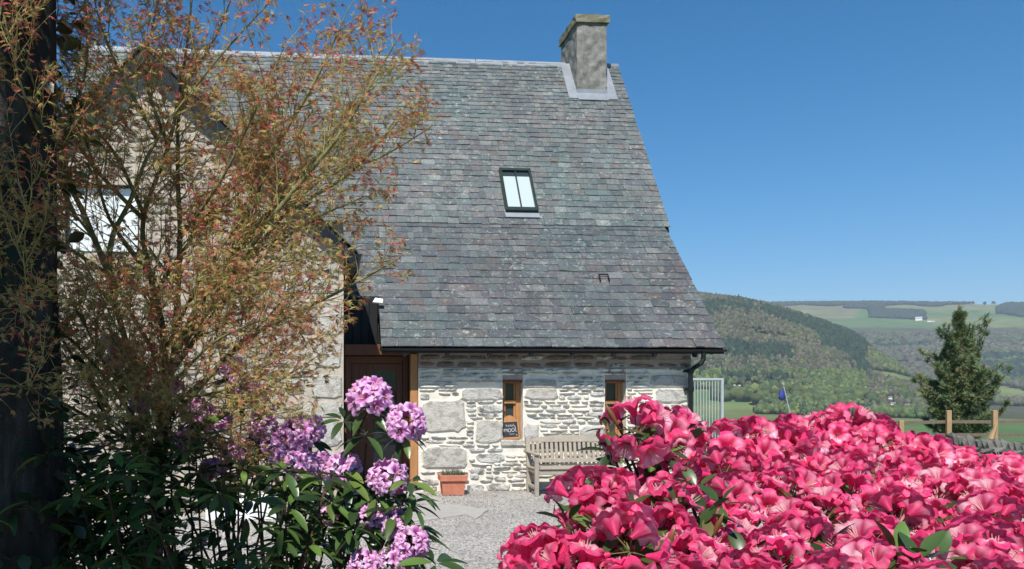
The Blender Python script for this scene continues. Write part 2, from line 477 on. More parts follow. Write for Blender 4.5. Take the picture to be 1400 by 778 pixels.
def rubble(mb, X0, X1, Z0, Z1, y, rects, rn, hh, ll, gap, mat, keep=lambda x, z: True, dep=(0.012, 0.03), p=(2.2, 3.2), drop=0.0):
    z = Z0 + gap * 0.5
    while z < Z1 - hh[0] * 0.6:
        h = min(rn.uniform(*hh), Z1 - z)
        x = X0 + rn.uniform(-0.1, 0.05)
        while x < X1:
            w = rn.uniform(*ll) * (0.7 + 0.6 * min(1, h / hh[1]))
            hs = h * rn.uniform(0.6, 1.0)
            xa, xb = max(x, X0), min(x + w, X1)
            # shorten towards keep-outs
            for r in rects:
                if z < r[3] and z + h > r[2]:
                    if xa < r[0] < xb: xb = r[0] - 0.01
                    elif xa < r[1] < xb: xa = r[1] + 0.01
            if xb - xa > 0.05 and not inside(xa, xb, z, z + h, rects, 0.0) and keep((xa + xb) / 2, z + h / 2) and rn.random() > drop:
                zo = z + (h - hs) * rn.random()
                m = mat if not callable(mat) else mat((xa + xb) / 2, z, rn)
                stone(mb, (xa + xb) / 2, zo + hs / 2, xb - xa, hs, y, rn.uniform(*dep), m, rn, rn.uniform(*p), tilt=rn.uniform(-.05, .05))
            x += w + gap * rn.uniform(0.6, 1.5)
        z += h + gap * rn.uniform(0.5, 1.2)

def wpx(x0, x1, y0, y1, Y=WY):
    a, b = P(x0, y1, Y), P(x1, y0, Y)
    return (a.x, b.x, a.z, b.z)

# window openings (x0,x1,z0,z1)
W1 = wpx(687, 715, 519, 604); W2 = wpx(827, 856, 519, 606)
wins = [W1, W2]
mw = MB()
# mortar-faced wall built as butted slabs round the openings
xs = [XL, W1[0], W1[1], W2[0], W2[1], XR]
TW = 0.5
for i in range(5):
    if i in (1, 3):
        w = W1 if i == 1 else W2
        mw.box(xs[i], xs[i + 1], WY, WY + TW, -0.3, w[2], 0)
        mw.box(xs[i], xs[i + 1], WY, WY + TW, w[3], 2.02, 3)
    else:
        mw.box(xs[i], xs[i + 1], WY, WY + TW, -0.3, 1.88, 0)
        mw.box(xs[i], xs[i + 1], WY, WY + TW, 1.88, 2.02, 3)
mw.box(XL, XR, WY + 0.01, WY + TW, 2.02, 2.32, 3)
# right gable wall below the verge, rear part of the house
gp = [(12.5, -1.2), (12.5, 2.5), (13.95, 4.2), (16.55, 8.15), (19.4, 3.9), (21.0, 2.3), (21.0, -1.2)]
vs = [Vector((XR, y, z)) for y, z in gp] + [Vector((XR - .5, y, z)) for y, z in gp]
n = len(gp)
mw.add(vs, [tuple(range(n)), tuple(range(n, 2 * n))[::-1]] + [(i, (i + 1) % n, (i + 1) % n + n, i + n) for i in range(n)], 0)
mw.box(-5.2, XR - .5, 20.6, 21.0, -1.2, 2.4, 0)
rn = random.Random(5)
big = []
def bigs(x0, x1, y0, y1, mat=2, dep=0.03, p=5.5, tilt=0.0):
    r = wpx(x0, x1, y0, y1); big.append(r)
    stone(mw, (r[0] + r[1]) / 2, (r[2] + r[3]) / 2, r[1] - r[0], r[3] - r[2], WY, dep, mat, rn, p, 16, tilt)
for a in ((574, 636, 546, 592), (575, 640, 611, 640), (648, 687, 573, 605), (628, 687, 530, 547), (716, 763, 530, 545), (716, 737, 579, 603),
          (792, 828, 582, 602), (716, 762, 519, 529.5), (894, 941, 531, 549), (888, 941, 513, 529)):
    bigs(*a)
for a in ((650, 690, 619, 632), (652, 688, 553, 564), (641, 663, 639, 648), (675, 692, 651, 658), (576, 600, 655, 663), (664, 698, 660, 671), (577, 598, 664, 672), (637, 662, 661, 673),
          (895, 916, 553, 564), (574, 587, 538, 546), (798, 827, 563, 569), (642, 655, 647, 655), (806, 828, 536, 541)):
    bigs(*a, mat=1, dep=0.025, p=3.2)
keepouts = big + wins
rubble(mw, XL + .01, XR - .02, 0.0, 1.88, WY, keepouts, rn, (0.030, 0.075), (0.09, 0.34), 0.015, lambda x, z, r_: 0 if r_.random() < .42 else 1, drop=0.03, dep=(.018, .045), p=(1.9, 2.9))
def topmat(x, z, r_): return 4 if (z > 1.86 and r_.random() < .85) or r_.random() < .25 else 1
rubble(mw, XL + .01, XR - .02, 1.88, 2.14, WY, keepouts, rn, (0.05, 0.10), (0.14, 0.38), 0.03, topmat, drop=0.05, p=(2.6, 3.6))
mw.build('wall', [M['mortar'], M['stone'], M['bigstone'], M['eavesmortar'], M['brownstone']], house)

# ---- slates
def slates(mb, line, xl, xr, e0, e1, wmean, rn, xmargin=(0.0, 0.0), skip=None, mirror=None):
    """line: (y0,z0,y1,z1) slope from eaves to head; xl/xr functions of y"""
    y0, z0, y1, z1 = line
    L = math.hypot(y1 - y0, z1 - z0)
    ty, tz = (y1 - y0) / L, (z1 - z0) / L
    ny, nz = -tz, ty
    s = 0.0; k = 0
    while s < L - 0.02:
        f = s / L
        e = e0 + (e1 - e0) * f
        ln = e * 2.15
        yy = y0 + ty * s
        a, b = xl(yy), xr(yy)
        x = a - rn.uniform(0, wmean)
        first = True
        while x < b - 0.03:
            w = wmean * rn.uniform(0.6, 1.45) * (1 - 0.25 * f)
            xa, xb = max(x, a) + 0.002, min(x + w, b) - 0.002
            if b - xb < 0.07: xb = b + rn.uniform(-.006, .012)
            if xb - xa > 0.04 and not (skip and skip(xa, xb, s, s + e)):
                th = rn.uniform(0.010, 0.019)
                off = rn.uniform(-.008, .008); lift = rn.uniform(0, .009)
                st = s + off; sh = min(s + ln, L + 0.05)
                h0 = 0.014 + lift
                vs = []
                sk = rn.uniform(-.006, .006)
                for (xx, dl) in ((xa, sk), (xb, -sk)):
                    for ss, h in ((st + dl, h0), (st + dl + 0.004, h0 + th), (sh, 0.004 + th * .4), (sh, -0.002)):
                        vs.append(Vector((xx, y0 + ty * ss + ny * h, z0 + tz * ss + nz * h)))
                mb.add(vs, [(0, 1, 2, 3), (7, 6, 5, 4), (0, 4, 5, 1), (1, 5, 6, 2), (2, 6, 7, 3), (3, 7, 4, 0)], 0)
            x += w
            if xb >= b - 0.003: break
        s += e; k += 1

# rooflight opening on the upper slope
def on_slope(px, py, ya=YK, za=ZK, yb=YR, zb=ZR):
    d = ray(px, py); m = (zb - za) / (yb - ya)
    y = (za - CZ - m * ya) / (d.z / d.y - m)
    return Vector((d.x / d.y * y, y, za + m * (y - ya)))
c_tl, c_tr, c_br, c_bl = [on_slope(*p) for p in ((682, 236), (724, 235), (734, 292), (690, 293))]
slu = math.hypot(YR - YK, ZR - ZK); uty, utz = (YR - YK) / slu, (ZR - ZK) / slu
s_of = lambda v: (v.y - YK) / uty
SKX0, SKX1 = (c_tl.x + c_bl.x) / 2, (c_tr.x + c_br.x) / 2
SKS0, SKS1 = (s_of(c_bl) + s_of(c_br)) / 2, (s_of(c_tl) + s_of(c_tr)) / 2
GLX = .09
ms = MB(); rn = random.Random(8)
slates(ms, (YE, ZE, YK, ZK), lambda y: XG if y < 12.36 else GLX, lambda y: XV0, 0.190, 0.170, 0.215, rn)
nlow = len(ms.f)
slates(ms, (YK, ZK, YR, ZR), lambda y: -5.2, lambda y: XV1, 0.160, 0.112, 0.19, rn)
# rear slope and sarking under the slates
slates(ms, (21.4, 1.9, YR + .02, ZR), lambda y: -5.2, lambda y: XV1, 0.3, 0.25, 0.5, rn)
mk = MB()
for (ya, za, yb, zb, xa, xb) in ((YE + .02, ZE - .03, 12.40, ZE - .03 + (12.40 - YE - .02) * (ZK - ZE) / (YK - YE), XG + .01, XV0 - .01),
                                 (12.40, ZE - .03 + (12.40 - YE - .02) * (ZK - ZE) / (YK - YE), YK, ZK - .03, -5.1, XV0 - .01),
                                 (YK, ZK - .03, YR, ZR - .03, -5.1, XV1 - .01), (YR, ZR - .03, 21.4, 1.87, -5.1, XV1 - .01)):
    vs = [Vector(p) for p in ((xa, ya, za), (xb, ya, za), (xb, yb, zb), (xa, yb, zb))]
    vs += [p + Vector((0, 0, -.05)) for p in vs]
    mk.add(vs, [(0, 1, 2, 3), (7, 6, 5, 4), (0, 4, 5, 1), (1, 5, 6, 2), (2, 6, 7, 3), (3, 7, 4, 0)], 0)
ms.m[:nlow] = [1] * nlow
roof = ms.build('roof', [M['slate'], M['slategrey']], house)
mk.build('roof_boarding', [M['darkboard']], roof)
# ridge flashing
mr = MB()
for i in range(5):
    xa = -5.2 + i * 2.02
    xb = xa + 2.005 if i < 4 else 4.80
    mr.add([Vector(p) for p in ((xa, YR - .13, ZR - .165), (xa, YR - .02, ZR + .035), (xa, YR + .06, ZR + .035), (xa, YR + .2, ZR - .165),
                                (xb, YR - .13, ZR - .165), (xb, YR - .02, ZR + .035), (xb, YR + .06, ZR + .035), (xb, YR + .2, ZR - .165))],
           [(0, 4, 5, 1), (1, 5, 6, 2), (2, 6, 7, 3), (0, 1, 2, 3), (7, 6, 5, 4), (3, 7, 4, 0)], 0)
mr.box(5.56, XV1 + .01, YR - .05, YR + .08, ZR - .06, ZR + .035)
mr.build('ridge_flashing', M['lead'], roof)

# ---- chimney
CH0, CH1, CYA, CYB = 4.88, 5.50, 15.97, 17.12
def rough_block(mb, x0, x1, y0, y1, z0, z1, nx, ny, nz, amp, mat, rn):
    """box whose faces are gridded and roughened"""
    cache = {}; vs = []; fs = []
    def vid(i, j, k):
        if (i, j, k) not in cache:
            cache[i, j, k] = len(vs)
            g = lambda: rn.uniform(-amp, amp)
            vs.append(Vector((x0 + (x1 - x0) * i / nx + g(), y0 + (y1 - y0) * j / ny + g(), z0 + (z1 - z0) * k / nz + g() * .6)))
        return cache[i, j, k]
    for i in range(nx):
        for k in range(nz):
            for j in (0, ny): fs.append((vid(i, j, k), vid(i + 1, j, k), vid(i + 1, j, k + 1), vid(i, j, k + 1)))
    for j in range(ny):
        for k in range(nz):
            for i in (0, nx): fs.append((vid(i, j, k), vid(i, j + 1, k), vid(i, j + 1, k + 1), vid(i, j, k + 1)))
    for i in range(nx):
        for j in range(ny):
            for k in (0, nz): fs.append((vid(i, j, k), vid(i + 1, j, k), vid(i + 1, j + 1, k), vid(i, j + 1, k)))
    mb.add(vs, fs, mat)
mc = MB(); rn = random.Random(3)
rough_block(mc, CH0, CH1, CYA, CYB, 7.0, 9.05, 5, 8, 14, 0.012, 0, rn)
chim = mc.build('chimney', M['cement'], house)
mc = MB()
rough_block(mc, CH0 - .04, CH1 + .05, CYA - .05, CYB + .05, 9.055, 9.21, 5, 8, 2, 0.012, 0, rn)
mc.build('chimney_cap', M['capstone'], chim)
mc = MB()
def slope_pt(x, s, h=0.03):
    return Vector((x, YK + uty * s - utz * h, ZK + utz * s + uty * h))
sa = (CYA - YK) / uty
def sheet(mb, x0, x1, s0, s1, h=0.03, th=0.012, mat=0):
    vs = [slope_pt(x0, s0, h + .006), slope_pt(x1, s0, h + .006), slope_pt(x1, s1, h), slope_pt(x0, s1, h)]
    vs += [slope_pt(x0, s0, h - th), slope_pt(x1, s0, h - th), slope_pt(x1, s1, h - th), slope_pt(x0, s1, h - th)]
    mb.add(vs, [(0, 1, 2, 3), (7, 6, 5, 4), (0, 4, 5, 1), (1, 5, 6, 2), (2, 6, 7, 3), (3, 7, 4, 0)], mat)
sheet(mc, CH0 - .20, CH0 - .005, sa - .16, slu - .02, 0.040)
sheet(mc, CH1 + .005, CH1 + .20, sa - .16, slu - .02, 0.040)
sheet(mc, CH0 - .004, CH1 + .004, sa - .20, sa + .02, 0.044)
mc.box(CH0 - .012, CH1 + .012, CYA - .014, CYA - .002, ZK + utz * sa - .05, ZK + utz * sa + .13)
mc.build('chimney_flashing', M['lead'], chim)

# ---- rooflight
def sl_box(mb, x0, x1, s0, s1, h0, h1, mat=0):
    vs = [slope_pt(x, s, h) for h in (h0, h1) for s in (s0, s1) for x in (x0, x1)]
    mb.add(vs, [(0, 2, 3, 1), (4, 5, 7, 6), (0, 1, 5, 4), (2, 6, 7, 3), (0, 4, 6, 2), (1, 3, 7, 5)], mat)
mf = MB(); b = .045
sl_box(mf, SKX0, SKX0 + b, SKS0, SKS1, -.05, .105); sl_box(mf, SKX1 - b, SKX1, SKS0, SKS1, -.05, .105)
sl_box(mf, SKX0 + b, SKX1 - b, SKS0, SKS0 + .075, -.05, .102); sl_box(mf, SKX0 + b, SKX1 - b, SKS1 - .06, SKS1, -.05, .102)
sky_l = mf.build('skylight', M['greenblack'], house)
mf = MB(); xm = (SKX0 + SKX1) / 2
sl_box(mf, xm - .011, xm + .011, SKS0 + .075, SKS1 - .06, .05, .092); mf.build('glazing_bar', M['greenblack'], sky_l)
for x0, x1 in ((SKX0 + b, xm - .011), (xm + .011, SKX1 - b)):
    mf = MB(); sl_box(mf, x0, x1, SKS0 + .075, SKS1 - .06, .045, .06)
    pn = mf.build('pane', [M['glass']], sky_l)
    mf = MB(); sl_box(mf, x0 + .001, x1 - .001, SKS0 + .075, SKS1 - .19, .061, .064)  # pale sheet laid over the pane, short of its head
    bl = mf.build('pale_sheet', [M['pale_sheet']], sky_l)
mf = MB(); sheet(mf, SKX0 - .01, SKX1 + .02, SKS0 - .13, SKS0 - .003, 0.045); mf.build('skylight_apron', M['lead'], sky_l)

# ---- roof hook on the lower slope
mh = MB()
d = ray(825, 384); mlow = (ZK - ZE) / (YK - YE)
yh = (ZE - CZ - mlow * YE) / (d.z / d.y - mlow); hk = Vector((d.x / d.y * yh, yh, ZE + mlow * (yh - YE)))
lt = Vector((0, YK - YE, ZK - ZE)).normalized(); ln = Vector((0, -lt.z, lt.y))
for sx in (-.075, .075):
    mh.tube([hk + Vector((sx, 0, 0)) + lt * .08 + ln * .07, hk + Vector((sx, 0, 0)) - lt * .06 + ln * .05, hk + Vector((sx, 0, 0)) - lt * .07 + ln * .02], .011)
mh.tube([hk + Vector((-.085, 0, 0)) + lt * .08 + ln * .07, hk + Vector((.085, 0, 0)) + lt * .08 + ln * .07], .011)
mh.build('roof_hook', M['black'], house)

# ---- gutter, brackets, downpipe, rafter tails
def eave(x, dy=0.0, dz=0.0): return Vector((x, YE + dy, ZE + dz))
mg = MB()
prof = [(-.04 * math.cos(a), -.036 * math.sin(a)) for a in [math.pi * k / 6 for k in range(7)]]
prof2 = [(x * .86, z * .86) for x, z in prof][::-1]
pr = prof + prof2
xa, xb = XG - .02, 5.86
vs = [eave(xa, .015 + x, -.014 + z) for x, z in pr] + [eave(xb, .015 + x, -.014 + z) for x, z in pr]
n = len(pr)
mg.add(vs, [(i, (i + 1) % n, (i + 1) % n + n, i + n) for i in range(n)] + [tuple(range(n)), tuple(range(n, 2 * n))[::-1]], 0)
gut = mg.build('gutter', M['black'], house, smooth=False)
mg = MB()
dx_ = P(943, 500, WY - .1).x
xo = P(964, 486, YE - .02).x
mg.tube([eave(xo, .03, -.06), eave(xo, .03, -.16), eave(xo - .04, .02, -.22), Vector((dx_ + .06, WY - .16, 1.90)), Vector((dx_, WY - .13, 1.84)), Vector((dx_, WY - .13, 1.72)), Vector((dx_, WY - .13, 0.02))],
        [.036, .036, .036, .036, .038, .038, .038], 10)
for z in (1.56, 1.84, .3):
    mg.tube([Vector((dx_, WY - .13, z - .035)), Vector((dx_, WY - .13, z + .035))], .05, 10)
    mg.box(dx_ - .07, dx_ + .07, WY - .085, WY - .004, z - .02, z + .02)
mg.build('downpipe', M['black'], house, smooth=False)
for i in range(8):
    xr_ = 0.98 + i * 0.635
    mg = MB()
    sl = Matrix.Translation((xr_, YE + .08, ZE - .075)) @ Matrix.Rotation(math.atan2(ZK - ZE, YK - YE), 4, 'X')
    mg.box(-.03, .03, 0, .55, -.075, .0, mtx=sl)
    mg.build('rafter_tail', M['black'], house)

# ---- windows
for w in wins:
    x0, x1, z0, z1 = w
    yf = WY + .16
    m_ = MB(); t = .055
    m_.bbox(x0, x0 + t, yf, yf + .08, z0 + .03, z1, .004); m_.bbox(x1 - t * 1.4, x1, yf, yf + .08, z0 + .03, z1, .004)
    m_.bbox(x0 + t, x1 - t * 1.4, yf + .002, yf + .08, z1 - t, z1, .004); m_.bbox(x0 + t, x1 - t * 1.4, yf + .002, yf + .08, z0 + .03, z0 + .03 + t, .004)
    zm = z0 + (z1 - z0) * .66 - .02
    m_.bbox(x0 + t, x1 - t * 1.4, yf - .012, yf + .07, zm - .028, zm + .028, .004)
    # inner casement stiles
    m_.bbox(x0 + t, x0 + t + .03, yf + .02, yf + .07, z0 + .03 + t, z1 - t, .003); m_.bbox(x1 - t * 1.4 - .03, x1 - t * 1.4, yf + .02, yf + .07, z0 + .03 + t, z1 - t, .003)
    wo = m_.build('window', M['orangewood'] , house)
    m_ = MB(); m_.box(x0 + t, x1 - t * 1.4, yf + .05, yf + .058, z0 + .08, z1 - t); m_.build('pane', M['glass'], wo)
    m_ = MB(); m_.bbox(x0 - .03, x1 + .03, WY - .035, yf + .05, z0 - .06, z0 + .028, .008); m_.build('sill', M['bigstone'], wo)
    # dark room behind the glass and the timber head
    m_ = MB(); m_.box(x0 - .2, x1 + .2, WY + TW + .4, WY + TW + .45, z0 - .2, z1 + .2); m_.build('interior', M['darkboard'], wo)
    m_ = MB(); m_.bbox(x0, x1, WY + .05, yf - .002, z1 - .045, z1 - .001, .004); m_.build('window_head', M['brownwood'], wo)

# ---- door screen between wing and stone wall
dz = 2.10
yd = WY + .34
m_ = MB()
m_.bbox(1.09, XL - .004, WY + .02, WY + .30, -.02, dz, .006)          # right post
post = m_.build('door_post', M['orangewood'], house)
m_ = MB(); m_.bbox(.10, 1.088, WY + .05, WY + .30, dz - .02, dz + .14, .006); m_.build('door_lintel', M['brownwood'], house)
m_ = MB(); t = .09
m_.bbox(.11, .11 + t, yd, yd + .07, 0, dz - .03, .004); m_.bbox(1.0, 1.0 + .085, yd, yd + .07, 0, dz - .03, .004)
m_.bbox(.11 + t, 1.0, yd, yd + .07, dz - .14, dz - .03, .004)
fr = m_.build('door_frame', M['brownwood'], house)
m_ = MB()
x0, x1 = .205, .995
m_.bbox(x0, x0 + .34, yd + .02, yd + .065, .02, dz - .145, .004)
for k in range(3): m_.bbox(x0 + .03 + k * .1, x0 + .11 + k * .1, yd + .012, yd + .022, .05, dz - .17, .003)
m_.bbox(x1 - .09, x1, yd + .018, yd + .066, .02, dz - .145, .004)
for za, zb in ((.02, .2), (.95, 1.05), (dz - .25, dz - .146)): m_.bbox(x0 + .341, x1 - .091, yd + .02, yd + .064, za, zb, .004)
dr = m_.build('door', M['brownwood'], house)
for za, zb in ((.2, .95), (1.05, dz - .25)):
    m_ = MB(); m_.box(x0 + .342, x1 - .092, yd + .035, yd + .045, za, zb); m_.build('pane', M['glass'], dr)
m_ = MB(); m_.tube([(x1 - .05, yd + .02, 1.0), (x1 - .05, yd - .04, 1.0), (x1 - .16, yd - .045, 1.0)], .01); m_.build('handle', M['black'], dr)
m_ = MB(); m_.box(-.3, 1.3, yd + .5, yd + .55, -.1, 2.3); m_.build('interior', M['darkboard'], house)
m_ = MB(); m_.bbox(.09, XG + .015, WY + .33, WY + .40, 2.245, 2.98, .004)  # near-black boards painting in the dark of the recess beside the wing
for k in range(4): m_.bbox(.10 + k * .13, .215 + k * .13, WY + .31, WY + .329, 2.25, 2.95, .003)
m_.bbox(XG + .012, XG + .03, YE + .2, WY + .33, 2.18, 2.42, .003)
m_.build('recess_shade_panel', M['darkboard'], house)
m_ = MB(); m_.box(.08, 1.23, WY - .5, yd + .4, -.12, .03); m_.build('door_step', M['bigstone'], house)
# small white lead tip at the head of the cut eaves
m_ = MB(); q = P(515, 411, 12.1)
m_.add([q + Vector(p) for p in ((-.06, 0, -.02), (.09, 0, -.03), (.10, .05, .03), (-.02, .05, .05), (-.06, .02, -.035), (.09, .02, -.045), (.10, .08, .01), (-.02, .08, .03))],
       [(0, 1, 2, 3), (7, 6, 5, 4), (0, 4, 5, 1), (1, 5, 6, 2), (2, 6, 7, 3), (3, 7, 4, 0)])
m_.build('flashing_tip', M['white'], house)

# ---- gabled wing in front, left
GY = 10.2; GX0, GX1 = -4.85, .07; GAX, GAZ = -2.38, 5.80; GE = 3.29
slope_g = (GAZ - GE) / (.235 - GAX)
def groof(x): return GAZ - slope_g * abs(x - GAX)
GW = wpx(88, 190, 253, 345, GY)
m_ = MB()
zt = lambda x: groof(x) - .09
a0, a1, z0, z1 = GW
def slab(poly): m_.prism(poly, GY, GY + .55, 0)
slab([(GX0, -.3), (a0, -.3), (a0, zt(a0)), (GX0, zt(GX0))])
slab([(a0, -.3), (a1, -.3), (a1, z0), (a0, z0)])
slab([(a0, z1), (a1, z1)] + [(a1, zt(a1))] + ([(GAX, zt(GAX))] if a0 < GAX < a1 else []) + [(a0, zt(a0))])
slab([(a1, -.3), (GX1, -.3), (GX1, zt(GX1)), ] + ([(GAX, zt(GAX))] if GAX > a1 else []) + [(a1, zt(a1))])
m_.box(GX1 - .45, GX1 - .003, GY + .55, 13.2, -.3, 3.25, 0)
m_.box(GX0, GX0 + .45, GY + .55, 16, -.3, 3.25, 0)
rn = random.Random(21); gb = [GW]
def gbig(x0, x1, y0, y1, mat=2, p=6):
    r = wpx(x0, x1, y0, y1, GY); gb.append(r)
    stone(m_, (r[0] + r[1]) / 2, (r[2] + r[3]) / 2, r[1] - r[0], r[3] - r[2], GY, .02, mat, rn, p, 16)
for a in ((394, 468, 357, 403), (424, 468, 462, 505), (436, 468, 408, 458), (398, 468, 574, 610), (425, 468, 512, 545), (410, 468, 618, 655), (390, 418, 505, 540), (420, 468, 548, 571)): gbig(*a)
rubble(m_, GX0 + .02, GX1 - .02, 0, 5.6, GY, gb, rn, (.07, .16), (.14, .42), .035, 1, keep=lambda x, z: z < groof(x) - .22, p=(2.4, 3.8))
m_.build('gable_wall', [M['beigemortar'], M['beigestone'], M['bigstone']], house)
m_ = MB(); t = .028
m_.box(a0 + .001, a1 - .001, GY + .09, GY + .11, z0 + .001, z1 - .001); 
gw = m_.build('gable_window', M['whitepane'], house)
m_ = MB()
for (xa, xb, za, zb) in ((a0, a0 + t, z0, z1), (a1 - t, a1, z0, z1), (a0 + t, a1 - t, z0, z0 + t), (a0 + t, a1 - t, z1 - t, z1)):
    m_.box(xa + .001, xb - .001, GY + .05, GY + .088, za + .001, zb - .001)
m_.build('frame', M['black'], gw)
# wing roof: slates on both slopes (built along X then turned)
mwz = MB(); rn = random.Random(31)
tmp = MB()
Lg = math.hypot(.235 - GAX, GAZ - GE)
def wing_slope(sign):
    t_ = MB(); ly = .235 - GAX
    slates(t_, (0, GE, ly, GAZ), lambda y: 0.0, (lambda y: 3.0 + y * 1.03), .2, .16, .26, rn)
    vs = []
    for p in t_.v:
        X, Yl, Z = p
        xx = .235 - Yl if sign > 0 else (2 * GAX - .235) + Yl
        vs.append((xx, GY - .2 + X, Z))
    mwz.add(vs, t_.f)
wing_slope(1); wing_slope(-1)
wr = mwz.build('wing_roof', M['slate'], house)
m_ = MB()
for sg in (1, -1):
    xe = .235 if sg > 0 else 2 * GAX - .235
    pts = [(xe, GE - .03), (GAX, GAZ - .03), (GAX, GAZ - .21), (xe, GE - .20)]
    vs = [Vector((x, y, z)) for y in (GY - .17, GY - .13) for x, z in pts]
    m_.add(vs, [(0, 1, 2, 3), (7, 6, 5, 4), (0, 4, 5, 1), (1, 5, 6, 2), (2, 6, 7, 3), (3, 7, 4, 0)])
    vs = [Vector((x, y, z)) for y in (GY - .129, 13.3) for x, z in ((xe, GE - .03), (GAX, GAZ - .03), (GAX, GAZ - .09), (xe, GE - .09))]
    m_.add(vs, [(0, 1, 2, 3), (7, 6, 5, 4), (0, 4, 5, 1), (1, 5, 6, 2), (2, 6, 7, 3), (3, 7, 4, 0)])
m_.build('bargeboard', M['black'], wr)
m_ = MB()
pr_ = [(-.05 * math.cos(math.pi * k / 6), -.05 * math.sin(math.pi * k / 6)) for k in range(7)]
vs = [Vector((.25 + x, y, GE - .02 + z)) for y in (GY - .2, 12.2) for x, z in pr_]
m_.add(vs, [(i, i + 1, i + 8, i + 7) for i in range(6)] + [tuple(range(7)), tuple(range(7, 14))[::-1]])
m_.build('wing_gutter', M['black'], wr)

# ================================================================== GROUND
def ground_mat():
    t = NT('meadow'); v = t.coord()
    c = t.attr()
    n1 = t.noise(v, 0.012, 8, 0.7); n2 = t.noise(v, 0.3, 5, 0.7)
    c = t.mix(1.0, c, t.ramp(n1, [(0.3, 0.72), (0.7, 1.25)]), 'MULTIPLY')
    c = t.mix(1.0, c, t.ramp(n2, [(0.3, 0.8), (0.7, 1.2)]), 'MULTIPLY')
    return t.principled(c, 0.95, 0, None, 0.1)
bb = np.r_[np.arange(-180, 15, 5.), np.arange(15, 60, .2), np.arange(60, 180.1, 5.)]
rr = np.r_[0.5, 2, 4, 7, 10, np.arange(12, 40, 2.), np.geomspace(40, 1000, 30), np.arange(1030, 4700, 28.), np.array([4800, 5200, 6000, 8000])]
BB, RR = np.meshgrid(np.radians(bb), rr)
GX, GYY = RR * np.sin(BB), RR * np.cos(BB)
GZ = terrain(GX, GYY)
GZ = np.where(RR > 4700, np.maximum(GZ - (RR - 4700) * .15, -60), GZ)
nb, nr = len(bb), len(rr)
ii = (np.arange(nr - 1)[:, None] * nb + np.arange(nb - 1)[None]).ravel()
Fg = np.stack([ii, ii + 1, ii + nb + 1, ii + nb], 1)
# land cover
def classify(X, Y, Z):
    """field / moor / wood-floor colours of the landscape"""
    px, py, dep = proj(X, Y, Z)
    r = np.hypot(X, Y)
    n = fbm(X / 170., Y / 170., 40); n2 = fbm(X / 420., Y / 420., 77)
    c = np.zeros(X.shape + (3,)); c[:] = (0.085, 0.150, 0.050)
    grass2 = np.array((0.135, 0.170, 0.060)); moor = np.array((0.150, 0.155, 0.075)); floor = np.array((0.075, 0.080, 0.042))
    c = np.where((n2 > .52)[..., None], grass2, c)
    far = r > R2A + 900
    pale = far & (py < 431 + 6 * (n - .5)) & (px < 1175); c = np.where(pale[..., None], moor * (0.85 + .4 * n[..., None]), c)
    pale2 = far & (py < 424 + 14 * (n - .5)) & (px >= 1175); c = np.where(pale2[..., None], np.array((0.150, 0.175, 0.075)), c)
    rust = far & (np.abs(py - 433.5) < 1.8) & (px < 1170); c = np.where(rust[..., None], np.array((0.185, 0.165, 0.090)), c)
    hilly = (r > R1A + 60) & (r < R1B + 200) & (Z > -40) & ~((py > 530) & (px < 1040)); c = np.where(hilly[..., None], floor, c)
    wood = (r > R2A + 60) & (py > 448) & (py < 538); c = np.where(wood[..., None], floor, c)
    fld = (((px - 1222) / 36.) ** 2 + ((py - 517 - (px - 1222) * .2) / 7.) ** 2 < 1) | (((px - 1395) / 40.) ** 2 + ((py - 541 - (px - 1395) * .25) / 9.) ** 2 < 1)
    fld = fld & (r > R1A); c = np.where(fld[..., None], np.array((0.150, 0.185, 0.062)) * (0.8 + .4 * n[..., None]), c)
    return c
gcol = classify(GX, GYY, GZ).reshape(-1, 3)
gnd = np_mesh('ground', np.stack([GX, GYY, GZ], -1).reshape(-1, 3), Fg, ground_mat(), None, gcol, True)
tag(gnd, kind='structure')

def gravel_mat():
    t = NT('gravel'); v = t.coord()
    vo = t.n('TexVoronoi'); t.l(v, vo.inputs['Vector']); vo.inputs['Scale'].default_value = 55
    g = t.n('SeparateColor'); t.l(vo.outputs['Color'], g.inputs[0])
    c = t.ramp(g.outputs[0], [(0, (0.21, 0.195, 0.175)), (0.35, (0.35, 0.33, 0.30)), (0.7, (0.46, 0.435, 0.395)), (1, (0.60, 0.57, 0.53))])
    n = t.noise(v, 1.1, 5, 0.6); c = t.mix(1.0, c, t.ramp(n, [(0.3, 0.78), (0.7, 1.12)]), 'MULTIPLY')
    h = t.ramp(vo.outputs['Distance'], [(0, 1), (0.7, 0)])
    return t.principled(c, 0.9, 0, t.bump(h, 0.9, 0.012), 0.2)
m_ = MB()
nx_, ny_ = 30, 34
x0_, x1_, y0_, y1_ = -7.0, 8.5, -2.5, 12.9
vs = []; fs = []
for j in range(ny_ + 1):
    for i in range(nx_ + 1):
        x = x0_ + (x1_ - x0_) * i / nx_; y = y0_ + (y1_ - y0_) * j / ny_
        vs.append((x, y, 0.006 + .012 * float(vnoise(np.array(x * 1.3), np.array(y * 1.3), 3))))
for j in range(ny_):
    for i in range(nx_): fs.append((j * (nx_ + 1) + i, j * (nx_ + 1) + i + 1, (j + 1) * (nx_ + 1) + i + 1, (j + 1) * (nx_ + 1) + i))
m_.add(vs, fs)
tag(m_.build('gravel_courtyard', gravel_mat(), None, True), kind='structure')
